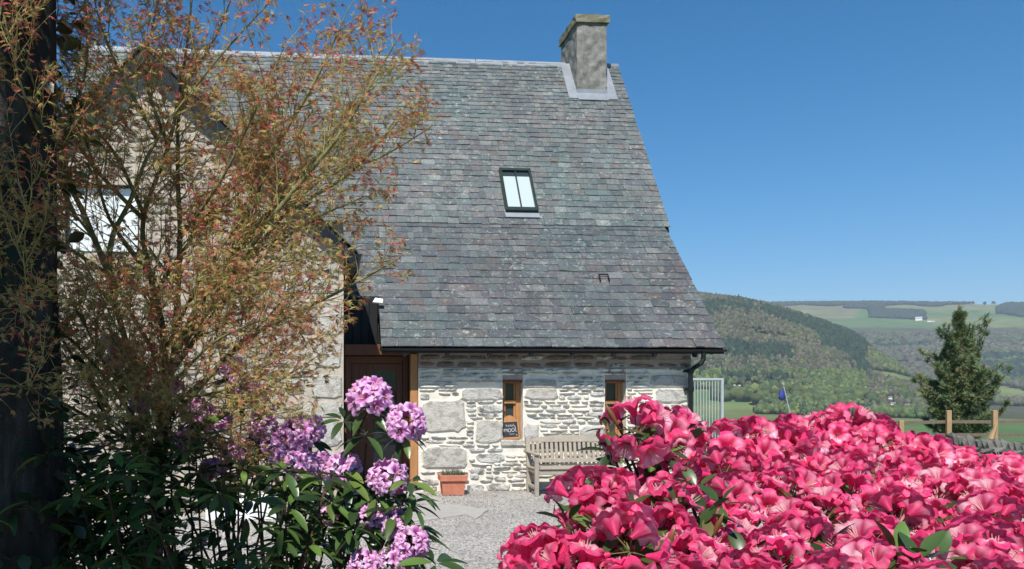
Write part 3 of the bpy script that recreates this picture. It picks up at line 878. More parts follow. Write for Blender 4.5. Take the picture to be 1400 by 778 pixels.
# loose stones on it
def ico(sub=1):
    import bmesh
    bm = bmesh.new(); bmesh.ops.create_icosphere(bm, subdivisions=sub, radius=1.0)
    v = np.array([p.co[:] for p in bm.verts]); f = np.array([[q.index for q in fa.verts] for fa in bm.faces]); bm.free(); return v, f
I0 = ico(1); I2 = ico(2)
N = 17000
pp = np.stack([rng.uniform(-2.6, 4.2, N), 12.0 - 6.2 * rng.random(N) ** 1.25, np.full(N, .020)], 1)
ok = ~((pp[:, 0] > .05) & (pp[:, 0] < 1.3) & (pp[:, 1] > 11.4)) & ~((pp[:, 0] < .1) & (pp[:, 1] > 10.1))
pp = pp[ok]; N = len(pp)
sc_ = rng.uniform(.004, .011, (N, 1)) * np.array([[1, .8, .55]]) * rng.uniform(.7, 1.3, (N, 3))
bv = I0[0] * (1 + rng.uniform(-.2, .2, (len(I0[0]), 1)))
fm = frames(np.c_[rng.normal(0, .25, N), rng.normal(0, .25, N), np.ones(N)], rng)
V = np.einsum('nij,nvj->nvi', fm, bv[None] * sc_[:, None, :]) + pp[:, None]
Fp = (I0[1][None] + (np.arange(N) * len(bv))[:, None, None]).reshape(-1, 3)
gc = np.array([(0.44, 0.415, 0.38), (0.33, 0.31, 0.285), (0.23, 0.215, 0.20), (0.54, 0.515, 0.48), (0.38, 0.34, 0.29)])[rng.integers(0, 5, N)]
tag(np_mesh('gravel', V.reshape(-1, 3), Fp, M['pebble'], None, np.repeat(gc, len(bv), 0)), kind='stuff')
# flagstones sunk in the gravel
m_ = MB(); rn = random.Random(4)
flags = [((566, 694), (607, 692), (640, 706), (560, 716)), ((604, 690), (668, 700), (652, 712), (634, 706)), ((575, 680), (606, 683), (606, 690), (566, 692))]
for q in flags:
    pts = []
    for a in range(4):
        p0, p1 = q[a], q[(a + 1) % 4]
        for t_ in (0, .33, .66):
            px, py = p0[0] + (p1[0] - p0[0]) * t_ + rn.uniform(-2, 2), p0[1] + (p1[1] - p0[1]) * t_ + rn.uniform(-.6, .6)
            d = ray(px, py); k = -CZ / d.z
            pts.append((d.x * k, d.y * k))
    n = len(pts); cx = sum(p[0] for p in pts) / n; cy = sum(p[1] for p in pts) / n
    vs = [(x, y, -.03) for x, y in pts] + [(x, y, .028) for x, y in pts] + [(cx + (x - cx) * .96, cy + (y - cy) * .96, .033 + rn.uniform(-.003, .003)) for x, y in pts] + [(cx, cy, .034)]
    fs = [(i + l * n, (i + 1) % n + l * n, (i + 1) % n + (l + 1) * n, i + (l + 1) * n) for l in (0, 1) for i in range(n)] + [(2 * n + i, 2 * n + (i + 1) % n, 3 * n) for i in range(n)]
    m_.add(vs, fs)
M['flag'] = mat_stone('flagstone', [(0, (0.40, 0.38, 0.34)), (1, (0.44, 0.42, 0.38))], 0.6, (0.46, 0.44, 0.39))
tag(m_.build('flagstone_path', M['flag']), kind='structure')

# ================================================================== THINGS BY THE WALL
# ---- bench
BX0 = P(719, 640, WY - .12).x; BL = 1.30; BY = WY - .13; BD = .56
bench = empty('garden_bench', (BX0 + BL / 2, BY - BD / 2, 0.015))
tag(bench, 'weathered grey wooden slatted bench with curved top rail against the stone wall', 'bench')
bx = lambda x: BX0 + x
rake = .10
G = M['greywood']
def bb_(name, *a, mtx=None, b=.006, parent=bench):
    m_ = MB(); m_.bbox(*a, b, mtx=mtx); return m_.build(name, G, parent)
for x in (0, BL - .06):
    m_ = MB()
    pts = [(BY - .07, .015), (BY - .01, .015), (BY - .01, .42), (BY + .07, .83), (BY + .015, .84), (BY - .07, .42)]
    vs = [Vector((bx(x) + dx, y, z)) for dx in (0, .06) for y, z in pts]
    m_.add(vs, [tuple(range(6)), tuple(range(6, 12))[::-1]] + [(i, (i + 1) % 6, (i + 1) % 6 + 6, i + 6) for i in range(6)])
    m_.build('leg', G, bench)
    bb_('leg', bx(x), bx(x) + .06, BY - BD, BY - BD + .06, .015, .60)
    bb_('arm', bx(x) - .008, bx(x) + .068, BY - BD - .03, BY + .0, .602, .636, b=.012)
    bb_('side_rail', bx(x) + .01, bx(x) + .05, BY - BD + .062, BY - .072, .10, .15)
    bb_('side_rail', bx(x) + .01, bx(x) + .05, BY - BD + .062, BY - .072, .335, .395)
m_ = MB()
for k in range(5):
    y = BY - BD - .012 + k * .105
    m_.bbox(bx(.0) + (0.062 if k == 0 else .0), bx(BL) - (0.062 if k == 0 else 0), y, y + .092, .40 - (k * .004), .422 - k * .004, .004)
m_.bbox(bx(.062), bx(BL - .062), BY - BD + .012, BY - BD + .042, .32, .395, .005)
m_.build('seat', G, bench)
m_ = MB()
def bk(x, z, dy=0.0): return Vector((bx(x), BY - .035 + (z - .42) * .19 + dy, z))
npts = 14
for k in range(npts):
    f0, f1 = k / npts, (k + 1) / npts
    for (fa, fb) in ((f0, f1),):
        q = []
        for f_ in (fa, fb):
            x = .06 + (BL - .12) * f_; top = .79 + .075 * math.sin(math.pi * f_) ** .8; bot = .755 if 0 else .76
            for dy in (-.016, .018):
                q += [bk(x, bot, dy), bk(x, top, dy)]
        m_.add(q, [(0, 4, 5, 1), (2, 3, 7, 6), (1, 5, 7, 3), (0, 2, 6, 4)] + ([(0, 1, 3, 2)] if k == 0 else []) + ([(4, 6, 7, 5)] if k == npts - 1 else []))
def rail(z0, z1):
    vs = [bk(x, z, dy) for x in (.062, BL - .062) for z in (z0, z1) for dy in (-.015, .016)]
    m_.add(vs, [(0, 1, 3, 2), (4, 6, 7, 5), (0, 4, 5, 1), (2, 3, 7, 6), (0, 2, 6, 4), (1, 5, 7, 3)])
rail(.455, .505)
ns = 16
for k in range(ns):
    x = .09 + (BL - .18 - .042) * k / (ns - 1)
    vs = [bk(xx, z, dy) for xx in (x, x + .042) for z in (.505, .76) for dy in (-.008, .008)]
    m_.add(vs, [(0, 1, 3, 2), (4, 6, 7, 5), (0, 4, 5, 1), (2, 3, 7, 6), (0, 2, 6, 4), (1, 5, 7, 3)])
m_.build('backrest', G, bench)

# ---- terracotta trough with a small plant
pc = P(618.5, 680, WY - .36); pc = Vector((pc.x, WY - .36, .02))
pot = empty('terracotta_pot', pc)
tag(pot, 'square terracotta flower pot standing on gravel against the stone wall', 'flower pot')
m_ = MB()
def frus(a0, a1, d0, d1, z0, z1, mat=0):
    vs = [(pc.x + sx * a * .5, pc.y + sy * d * .5, pc.z + z) for a, d, z in ((a0, d0, z0), (a1, d1, z1)) for sx, sy in ((-1, -1), (1, -1), (1, 1), (-1, 1))]
    m_.add(vs, [(0, 1, 5, 4), (1, 2, 6, 5), (2, 3, 7, 6), (3, 0, 4, 7), (3, 2, 1, 0), (4, 5, 6, 7)], mat)
frus(.31, .35, .24, .27, 0, .245)
m_.build('pot_body', M['terracotta'], pot)
m_ = MB(); z = .245
for (xa, xb, ya, yb) in ((-.20, .20, -.16, -.125), (-.20, .20, .125, .16), (-.20, -.165, -.1249, .1249), (.165, .20, -.1249, .1249)):
    m_.bbox(pc.x + xa, pc.x + xb, pc.y + ya, pc.y + yb, pc.z + .2, pc.z + .29, .006)
m_.build('rim', M['terracotta'], pot)
m_ = MB(); m_.box(pc.x - .164, pc.x + .164, pc.y - .124, pc.y + .124, pc.z + .246, pc.z + .268); m_.build('soil', M['soil'], pot)
N = 420
base = np.c_[rng.uniform(-.15, .15, N), rng.uniform(-.11, .11, N), np.full(N, .26)]
ax = np.c_[rng.normal(0, .5, N), rng.normal(0, .5, N), np.full(N, 1.)]
bvv = np.array([(-.5, 0, 0), (.5, 0, 0), (.35, .1, .6), (0, .12, 1), (-.35, .1, .6)]); bff = np.array([(0, 1, 2), (0, 2, 4), (2, 3, 4)])
sc2 = np.c_[rng.uniform(.010, .018, N), rng.uniform(.01, .02, N), rng.uniform(.05, .13, N)]
fm = frames(ax, rng); V = np.einsum('nij,nvj->nvi', fm, bvv[None] * sc2[:, None, :]) + (base + np.array(pc))[:, None]
cc = np.array([(.10, .13, .07), (.16, .18, .12), (.22, .22, .17), (.07, .10, .05)])[rng.integers(0, 4, N)]
pl = empty('potted_plant', pc + Vector((0, 0, .265)))
tag(pl, 'low grey green plant growing in the terracotta pot', 'plant')
np_mesh('foliage', V.reshape(-1, 3), (bff[None] + (np.arange(N) * 5)[:, None, None]).reshape(-1, 3), M['shadeleaf'], pl, np.repeat(cc, 5, 0))

# ---- chalkboard leaning in the left window
cb0 = P(687.5, 604, WY + .06)
cb = empty('chalkboard_sign', (cb0.x + .13, WY + .06, W1[2] + .03))
tag(cb, 'small wooden framed chalkboard with white handwriting leaning on the window sill', 'chalkboard')
cbm = Matrix.Translation(cb.location) @ Matrix.Rotation(R(-12), 4, 'X') @ Matrix.Rotation(R(-3), 4, 'Y')
m_ = MB()
wcb = .235
m_.bbox(-wcb / 2 - .02, -wcb / 2, -.012, .012, 0, .34, .003, mtx=cbm); m_.bbox(wcb / 2, wcb / 2 + .02, -.012, .012, 0, .34, .003, mtx=cbm)
m_.bbox(-wcb / 2, wcb / 2, -.0115, .0115, 0, .035, .003, mtx=cbm)
arch = [(-wcb / 2, .27)] + [(-wcb / 2 + wcb * k / 10, .30 + .075 * math.sin(math.pi * k / 10) ** .9) for k in range(11)] + [(wcb / 2, .27)]
vs = [cbm @ Vector((x, y, z)) for y in (-.011, .011) for x, z in arch]; n = len(arch)
m_.add(vs, [tuple(range(n)), tuple(range(n, 2 * n))[::-1]] + [(i, (i + 1) % n, (i + 1) % n + n, i + n) for i in range(n)])
m_.build('frame', M['orangewood'], cb)
m_ = MB(); m_.box(-wcb / 2, wcb / 2, -.004, .004, .036, .269, mtx=cbm); m_.build('writing_board', M['slateboard'], cb)
m_ = MB()
def stroke(pts, r=.0042):
    m_.tube([cbm @ Vector((x, -.006, z)) for x, z in pts], r, 5)
def loop(cx, cz, rx, rz, a0=0, a1=360, n=12):
    return [(cx + rx * math.cos(R(a0 + (a1 - a0) * k / n)), cz + rz * math.sin(R(a0 + (a1 - a0) * k / n))) for k in range(n + 1)]
stroke([(-.105, .115), (-.10, .165), (-.098, .12), (-.09, .16), (-.078, .168), (-.07, .155), (-.068, .118), (-.064, .155), (-.052, .166), (-.042, .155), (-.04, .118)])
stroke(loop(-.012, .142, .022, .027)); stroke(loop(.042, .146, .022, .027)); stroke([(.072, .215), (.082, .17), (.084, .125), (.095, .115)])
stroke([(-.06, .235), (-.055, .205), (-.045, .20)], .003); stroke([(-.068, .222), (-.045, .224)], .003); stroke(loop(-.02, .212, .012, .010), .003)
stroke([(.005, .235), (.008, .20)], .003); stroke(loop(.03, .212, .011, .010), .003); stroke([(.052, .24), (.056, .203)], .003)
stroke([(-.02, .085), (.01, .078), (.02, .09), (.035, .078), (.06, .085)], .003); stroke(loop(.09, .065, .008, .006), .003)
m_.build('handwriting', M['chalk'], cb, recalc=False)

# ---- galvanised railing panel by the corner
g0, g1 = P(940, 517, 15.2), P(989, 517, 15.2)
rl = empty('metal_railing', (g1.x, 15.2, 0))
tag(rl, 'galvanised steel railing panel with thin upright bars beside the house corner', 'railing')
zt_ = g1.z; zb_ = .05
m_ = MB()
m_.bbox(g1.x - .05, g1.x, 15.18, 15.23, -.6, zt_, .004); m_.bbox(g0.x - .6, g1.x - .05, 15.185, 15.225, zt_ - .045, zt_ - .001, .004)
m_.bbox(g0.x - .6, g1.x - .05, 15.185, 15.225, zb_, zb_ + .045, .004)
m_.build('frame', M['galv'], rl)
for k in range(19):
    x = g1.x - .105 - k * .06
    m_ = MB(); m_.tube([(x, 15.205, zb_ + .046), (x, 15.205, zt_ - .046)], .009, 6, cap=False); m_.build('bar', M['galv'], rl)
# second, set back side of the enclosure seen through the bars
# ---- blue furled flag on a pole
fp = P(1071, 540, 26.0); fz = float(terrain(fp.x, 26.0))
fl = empty('flagpole', (fp.x, 26.0, fz)); tag(fl, 'thin leaning pole with a blue flag hanging limp beyond the pink flowers', 'flagpole')
m_ = MB(); top = P(1071, 526, 26.0); bot = P(1078, 556, 26.0); dirp = (top - bot).normalized()
footp = bot - dirp * ((bot.z - fz) / dirp.z)
m_.tube([footp, bot, top], [.022, .018, .014], 7); m_.tube([top, top + dirp * .07], .04, 7); m_.build('pole', M['galv'], fl)
m_ = MB()
rows = [(532, .02), (535, .07), (538.5, .10), (542, .115), (545.5, .09), (547.5, .015)]
vs = []; n = 10
for i, (yy, w) in enumerate(rows):
    c = P(1068.5 + (yy - 532) * .06, yy, 26.0)
    for k in range(n):
        a = 2 * math.pi * k / n
        rr_ = w * (1 + .3 * math.sin(3 * a + i))
        vs.append(c + Vector((rr_ * math.cos(a) - .03, -.04 + .6 * rr_ * math.sin(a), 0)))
m_.add(vs, [(i * n + k, i * n + (k + 1) % n, (i + 1) * n + (k + 1) % n, (i + 1) * n + k) for i in range(5) for k in range(n)])
m_.build('flag', M['blueflag'], fl, True)

# ---- white low block at the foot of the wing
m_ = MB(); wb0, wb1 = P(285, 720, 9.9), P(381, 720, 9.9)
m_.bbox(wb0.x, wb1.x, 9.68, 10.14, 0.005, .27, .012)
wb = m_.build('white_block', M['white']); tag(wb, 'low white painted block on the gravel behind the lilac rhododendron', 'block')

# ================================================================== FIELD WALL, FENCE
fw_a, fw_b = Vector((9.2, 18.9, 0)), Vector((21.5, 15.6, 0))
dirw = (fw_b - fw_a); Lw = dirw.length; dirw.normalize(); nrm = Vector((dirw.y, -dirw.x, 0))
fw = empty('drystone_wall', tuple((fw_a + fw_b) / 2)); tag(fw, 'rough grey drystone field wall with upright cope stones below the pine', 'stone wall')
m_ = MB(); mcope = MB(); rn = random.Random(17)
def rock(mb, c, dx, dy, dz, axis, rn):
    v = I0[0].copy(); out = []
    for p in v:
        k = 1 + rn.uniform(-.18, .18)
        q = [math.copysign(abs(t_) ** .6, t_) * k for t_ in p]
        out.append(Vector(c) + axis * (q[0] * dx) + nrm * (q[1] * dy) + Vector((0, 0, q[2] * dz)))
    mb.add(out, [tuple(f) for f in I0[1]])
def wtop(s_):
    p = fw_a + dirw * s_
    px, py, dep = proj(p.x, p.y, 0)
    yt = np.interp(px, [1000, 1200, 1300, 1400, 1600], [590, 592, 597, 607, 622])
    return CZ - (yt - PY) / F * dep
s_ = 0
while s_ < Lw:
    p = fw_a + dirw * s_; zg = float(terrain(p.x, p.y)); zt2 = wtop(s_) - .20
    z = zg - .1
    while z < zt2:
        h = rn.uniform(.07, .14); rock(m_, (p.x + rn.uniform(-.05, .05), p.y, z + h / 2), rn.uniform(.14, .26), .26, h * .55, dirw, rn); z += h * .95
    s_ += rn.uniform(.24, .34)
s_ = 0
while s_ < Lw:
    p = fw_a + dirw * s_; t_ = rn.uniform(.05, .11); h = rn.uniform(.20, .30)
    rock(mcope, (p.x, p.y, wtop(s_) - .22 + h / 2), t_, .22, h * .55, dirw, rn); s_ += t_ * 1.7
m_.build('wall_body', M['fieldstone'], fw); mcope.build('cope', M['fieldstone'], fw)

def fpt(px, off=1.5):
    """point behind the wall on a sight column"""
    d = ray(px, 560); a = fw_a - nrm * off
    k = ((a.x * dirw.y - a.y * dirw.x)) / (d.x * dirw.y - d.y * dirw.x)
    return Vector((d.x * k, d.y * k, 0))
fe = empty('wooden_fence', tuple(fpt(1328))); tag(fe, 'wooden post and rail fence standing behind the drystone wall by the pine', 'fence')
posts = [1232, 1297, 1360, 1424, 1490]
pts = []
for i, px in enumerate(posts):
    p = fpt(px); zg = float(terrain(p.x, p.y)); dep = proj(p.x, p.y, 0)[2]
    zt3 = CZ - (561 - PY + (.0 if px > 1290 else 2)) / F * dep
    pts.append((p, zg, zt3, dep))
    m_ = MB(); mt = Matrix.Translation(p) @ Matrix.Rotation(math.atan2(dirw.y, dirw.x), 4, 'Z')
    m_.bbox(-.055, .055, -.05, .05, zg - .3, zt3 - (.22 if i == 0 else 0), .008, mtx=mt); m_.build('post', M['postwood'], fe)
for drop, in ((.29,), (.62,)):
    m_ = MB()
    for i in range(len(pts) - 1):
        a, b = pts[i], pts[i + 1]
        A = Vector((a[0].x, a[0].y, a[2] - drop)) - nrm * .075; B = Vector((b[0].x, b[0].y, b[2] - drop)) - nrm * .075
        vs = [p + nrm * dy + Vector((0, 0, dz_)) for p in (A + dirw * .004, B - dirw * .004) for dy in (-.02, .02) for dz_ in (-.04, .04)]
        m_.add(vs, [(0, 1, 3, 2), (4, 6, 7, 5), (0, 4, 5, 1), (2, 3, 7, 6), (0, 2, 6, 4), (1, 5, 7, 3)])
    m_.build('rail', M['railwood'], fe)
m_ = MB(); a = pts[2]; A = Vector((a[0].x, a[0].y, a[2] - .36)) + nrm * .07
m_.tube([A, A - dirw * .12 + Vector((0, 0, -.36))], [.03, .075], 6); m_.build('strut', M['postwood'], fe)

# ================================================================== PLANTS
def leaf_base(nl=4, wid=.36, fold=.10, curl=.16):
    """leaf along +x (length 1), face up +z"""
    vs = []; fs = []
    for i in range(nl + 1):
        t = i / nl
        w = wid * .5 * math.sin(math.pi * min(1, t * .94 + .03)) ** .75
        z = -curl * t * t
        vs += [(t, -w, z + fold * w * 2), (t, 0, z), (t, w, z + fold * w * 2)]
    for i in range(nl):
        a = i * 3; b = a + 3
        for k in (0, 1):
            fs += [(a + k, b + k, b + k + 1), (a + k, b + k + 1, a + k + 1)]
    return np.array(vs), np.array(fs)
LEAF = leaf_base()

def place_leaves(pos, dirs, length, rng, cols, base=LEAF, upbias=1.0):
    """pos (N,3) dirs (N,3): leaf blades pointing along dirs, faces turned up"""
    x = dirs / np.linalg.norm(dirs, axis=1, keepdims=True)
    up = np.c_[rng.normal(0, .35, len(x)), rng.normal(0, .35, len(x)), np.full(len(x), upbias)]
    y = np.cross(up, x); y /= np.linalg.norm(y, axis=1, keepdims=True) + 1e-9
    z = np.cross(x, y)
    Mx = np.stack([x, y, z], 2)
    V, Fa = stamp(base[0], base[1], pos, Mx, np.asarray(length).reshape(-1, 1))
    return V, Fa, np.repeat(cols, len(base[0]), 0)

def curve_pts(a, b, sag, n=7, bow=None):
    a, b = Vector(a), Vector(b); out = []
    bow = bow or Vector((0, 0, 0))
    for i in range(n):
        t = i / (n - 1)
        out.append(a.lerp(b, t) + Vector((0, 0, sag * math.sin(math.pi * t))) + bow * math.sin(math.pi * t))
    return out

# ---- flowers
def flower(rng, Rf, dep, light, deep, ruff=.10, cleft=.34, nrow=6, per=7, stam=True, inv=False):
    n = 5 * per
    V, Fa, C = [], [], []
    ph = rng.uniform(0, 6.28, 3)
    light = np.array(light); deep = np.array(deep)
    for i in range(nrow + 1):
        t = i / nrow
        for k in range(n):
            a = 2 * math.pi * k / n
            lobe = abs(math.cos(2.5 * a))
            r = Rf * (.10 + .90 * t ** 1.25)
            r *= 1 - cleft * t ** 2.5 * (1 - lobe) ** 2.2
            z = dep * (1 - (1 - t) ** 1.9) - .30 * dep * t ** 4
            w = ruff * Rf * t * t
            z += w * (math.sin(5 * a * 2 + ph[0]) * .5 + math.sin(7 * a + ph[1]) * .6 + math.sin(17 * a + ph[2]) * .28)
            z -= .22 * Rf * t ** 3 * (lobe - .5)
            V.append((r * math.cos(a), r * math.sin(a), z))
            # petal colour, deep rims and upper flare; sunlit sheen painted pale on middles, lower lobes
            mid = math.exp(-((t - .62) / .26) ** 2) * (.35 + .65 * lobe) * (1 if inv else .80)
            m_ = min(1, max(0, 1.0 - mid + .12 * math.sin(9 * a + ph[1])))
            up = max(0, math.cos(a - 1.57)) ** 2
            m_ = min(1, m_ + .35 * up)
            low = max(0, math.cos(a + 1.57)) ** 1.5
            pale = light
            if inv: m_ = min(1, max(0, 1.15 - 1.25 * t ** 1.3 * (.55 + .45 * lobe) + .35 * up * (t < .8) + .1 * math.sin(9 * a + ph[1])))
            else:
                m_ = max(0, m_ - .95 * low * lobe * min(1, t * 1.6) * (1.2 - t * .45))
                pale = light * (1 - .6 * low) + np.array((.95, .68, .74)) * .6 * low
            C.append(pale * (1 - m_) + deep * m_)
    for i in range(nrow):
        for k in range(n):
            k2 = (k + 1) % n; q = (i * n + k, i * n + k2, (i + 1) * n + k2, (i + 1) * n + k)
            Fa += [(q[0], q[1], q[2]), (q[0], q[2], q[3])]
    if stam:
        for s_ in range(7):
            a = 2 * math.pi * s_ / 7 + .3
            b = len(V); tip = np.array((.20 * Rf * math.cos(a), .20 * Rf * math.sin(a) - .15 * Rf, dep * (1.0 + .12 * math.sin(3 * s_))))
            for q in ((.0011, 0, .004), (-.0006, .001, .004), (-.0006, -.001, .004)): V.append(q); C.append((.75, .42, .45))
            for dx, dy in ((.0008, 0), (-.0005, .0007), (-.0005, -.0007)): V.append((tip[0] + dx, tip[1] + dy, tip[2])); C.append((.70, .42, .40))
            for k in range(3): Fa += [(b + k, b + (k + 1) % 3, b + 3 + (k + 1) % 3), (b + k, b + 3 + (k + 1) % 3, b + 3 + k)]
            Fa.append((b + 3, b + 4, b + 5))
    return np.array(V), np.array(Fa), np.array(C)

def truss_arrays(rng, nf, rad, Rf, dep, light, deep, cap=1.75, ruff=.1, lean=.25, jit=.25, inv=False, cleft=.34):
    """dome of nf flowers on stalks, axis +z, returned as one array set"""
    V, Fa, C = [], [], []; nv = 0
    for i in range(nf):
        f = (i + .5) / nf
        th = cap * math.sqrt(f) * .92 + rng.normal(0, .06)
        ph = i * 2.39996 + rng.normal(0, jit)
        d = np.array((math.sin(th) * math.cos(ph), math.sin(th) * math.sin(ph), math.cos(th)))
        k = rng.uniform(.0, .28)
        l_ = np.array(light) * (1 - k) + np.array(deep) * k
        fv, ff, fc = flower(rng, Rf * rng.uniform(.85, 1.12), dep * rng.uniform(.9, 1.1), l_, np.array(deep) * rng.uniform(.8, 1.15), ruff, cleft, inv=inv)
        ax = d + rng.normal(0, lean, 3) + np.array((0, 0, -.12 if inv else -.42)); ax /= np.linalg.norm(ax)
        # keep the upper petal upwards
        up = np.array((0, 0, 1.0)); x = np.cross(up, ax); x = x / (np.linalg.norm(x) + 1e-6) if np.linalg.norm(x) > .05 else np.array((1., 0, 0))
        y = np.cross(ax, x); Mx = np.stack([x, y, ax], 1)
        pos = d * rad * rng.uniform(.9, 1.08)
        V.append(fv @ Mx.T + pos); C.append(fc); Fa.append(ff + nv); nv += len(fv)
        # stalk
        sv = []; 
        for q in (np.zeros(3), pos):
            for a in (0, 2.1, 4.2): sv.append(q + np.array((math.cos(a), math.sin(a), 0)) * .0022)
        sf = [(k, (k + 1) % 3, 3 + (k + 1) % 3) for k in range(3)] + [(k, 3 + (k + 1) % 3, 3 + k) for k in range(3)]
        V.append(np.array(sv)); C.append(np.tile((.22, .20, .07), (6, 1))); Fa.append(np.array(sf) + nv); nv += 6
    return np.concatenate(V), np.concatenate(Fa), np.concatenate(C)

def mesh_only(name, V, Fa, C, mat):
    o = np_mesh(name, V, Fa, mat, None, C, True)
    return o

MAG_L, MAG_D = (0.94, 0.47, 0.60), (0.78, 0.045, 0.185)
LIL_L, LIL_D = (0.84, 0.60, 0.80), (0.56, 0.14, 0.44)

# ---- magenta rhododendron (right foreground)
mag = empty('magenta_rhododendron', (1.75, 2.55, 0))
tag(mag, 'low rhododendron bush covered in bright magenta flowers in front of the bench', 'flowering bush')
mrng = np.random.default_rng(23)
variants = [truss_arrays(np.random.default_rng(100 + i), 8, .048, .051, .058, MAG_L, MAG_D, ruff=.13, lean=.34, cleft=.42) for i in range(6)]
vobj = []
def truss_center(px, py, Y): return P(px, py, Y)
spots = []
# outline of the mound: picture columns, top row and depth; the mound is then filled towards the viewer
colx = [700, 760, 820, 870, 940, 1000, 1060, 1120, 1180, 1240, 1300, 1360, 1420, 1480]
topy = [770, 700, 668, 632, 618, 610, 596, 582, 586, 606, 622, 645, 675, 700]
topY = [1.95, 2.05, 2.1, 2.25, 2.6, 2.75, 2.95, 3.0, 3.0, 2.9, 2.85, 2.7, 2.55, 2.4]
def mound(px, f):
    """f 0 at the back rim, 1 at the near foot"""
    y0 = np.interp(px, colx, topy); Y0 = np.interp(px, colx, topY)
    py = y0 + (835 - y0) * f
    Y1 = 1.55 + .1 * abs(px - 1050) / 400.
    return P(px, py, Y0 + (Y1 - Y0) * f ** .8)
special = [(870, 588, 2.18), (918, 596, 2.32), (745, 778, 1.78), (728, 762, 1.86), (785, 785, 1.74), (826, 682, 2.0), (852, 742, 1.82), (800, 682, 2.04), (820, 712, 1.98), (905, 655, 2.2)]
for s_ in special: spots.append(P(*s_))
tries = 0
while len(spots) < 84 and tries < 9000:
    tries += 1
    px = mrng.uniform(725, 1475); f = mrng.random() ** 1.15
    y0 = np.interp(px, colx, topy); py = y0 + (835 - y0) * f
    # sparse corners where the photograph shows leaves or dark gaps
    if px < 775 and py < 755: continue
    if px < 835 and py < 690: continue
    if 830 < px < 935 and py < 690: continue
    if 855 < px < 985 and 640 < py < 700: continue
    if 930 < px < 990 and 690 < py < 740: continue
    if 905 < px < 960 and 720 < py < 760: continue
    if 1120 < px < 1150 and 640 < py < 680: continue
    if 1195 < px < 1320 and 720 < py < 810: continue
    if 1040 < px < 1090 and 690 < py < 720: continue
    if 760 < px < 820 and 700 < py < 740: continue
    p = mound(px, f) + Vector(mrng.normal(0, .02, 3))
    if all((p - q).length > .122 for q in spots): spots.append(p)
cen = Vector((1.75, 2.75, .9))
lpos, ldir, lcol = [], [], []
stm = MB()
first = {}
for i, p in enumerate(spots):
    k = i % 6
    if k not in first:
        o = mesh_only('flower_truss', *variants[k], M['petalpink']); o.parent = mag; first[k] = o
    else:
        o = first[k].copy(); COL.objects.link(o); o.parent = mag
    out = (p - cen); out.normalize()
    ax = (out * .8 + Vector((0, -.40, .62)) + Vector(mrng.normal(0, .18, 3))).normalized()
    q = ax.to_track_quat('Z', 'Y')
    o.rotation_mode = 'QUATERNION'
    spin = Matrix.Rotation(mrng.uniform(-.5, .5), 4, 'Z').to_quaternion()
    o.rotation_quaternion = q @ spin
    o.location = p - Vector(mag.location) - ax * .02
    sc = mrng.uniform(.85, 1.1); o.scale = (sc, sc, sc)
    # whorl of leaves under the truss
    nl = mrng.integers(5, 8)
    for j in range(nl):
        a = 2 * math.pi * j / nl + mrng.uniform(-.3, .3)
        d = q @ Vector((math.cos(a), math.sin(a), mrng.uniform(-.15, .35)))
        lpos.append(p - ax * .055 + d * .012); ldir.append(d)
    foot = Vector((1.75, 2.7, 0)) + Vector((mrng.normal(0, .12), mrng.normal(0, .12), 0))
    mid = foot.lerp(p, .55) + Vector((0, 0, -.12))
    stm.tube([foot, foot.lerp(mid, .5) + Vector(mrng.normal(0, .02, 3)), mid, mid.lerp(p - ax * .05, .6) + Vector((0, 0, -.03)), p - ax * .03], [.018, .014, .010, .007, .0045], 5)
# extra leafy shoots in the gaps and down inside the bush
shoots = []
for _ in range(260):
    px = mrng.uniform(735, 1470); f = mrng.random()
    p = mound(px, f) + Vector((mrng.normal(0, .03), mrng.uniform(.02, .16), -mrng.uniform(.10, .26))); shoots.append(p)
for _ in range(34):
    px = mrng.uniform(780, 1450); p = mound(px, mrng.random()); shoots.append(p + (p - cen).normalized() * mrng.uniform(-.03, .02))
for px, py, Y in ((838, 588, 2.2), (852, 602, 2.2), (905, 622, 2.25), (880, 632, 2.25), (955, 668, 2.1), (900, 660, 2.2), (965, 705, 1.95), (985, 690, 1.95), (925, 690, 2.0), (800, 740, 1.95), (775, 715, 1.95), (1255, 770, 1.75), (1225, 760, 1.8), (1285, 765, 1.8), (850, 640, 2.2), (835, 618, 2.2), (925, 600, 2.3), (795, 722, 2.0)):
    shoots.append(P(px, py, Y))
for i, p in enumerate(shoots):
    nl = mrng.integers(5, 8)
    ax = ((p - cen).normalized() + Vector((0, -.2, .7)) + Vector(mrng.normal(0, .2, 3))).normalized(); q = ax.to_track_quat('Z', 'Y')
    for j in range(nl):
        a = 2 * math.pi * j / nl + mrng.uniform(-.3, .3)
        d = q @ Vector((math.cos(a), math.sin(a), mrng.uniform(-.1, .8)))
        lpos.append(p + d * .012); ldir.append(d)
    if i % 3 == 0 or i > 293:
        foot = Vector((1.75, 2.7, 0)); mid = foot.lerp(p, .6) + Vector((0, 0, -.12))
        stm.tube([foot, mid, p], [.014, .009, .004], 5)
lpos = np.array([v[:] for v in lpos]); ldir = np.array([v[:] for v in ldir])
gcols = np.array([(.045, .085, .022), (.060, .110, .030), (.085, .150, .035), (.035, .065, .020), (.10, .085, .03)])
lc = gcols[mrng.choice(5, len(lpos), p=[.32, .28, .15, .17, .08])]
V, Fa, C = place_leaves(lpos, ldir, mrng.uniform(.05, .088, len(lpos)), mrng, lc, leaf_base(5, .46, .12, .18))
np_mesh('leaves', V, Fa, M['glossleaf'], mag, C, True)
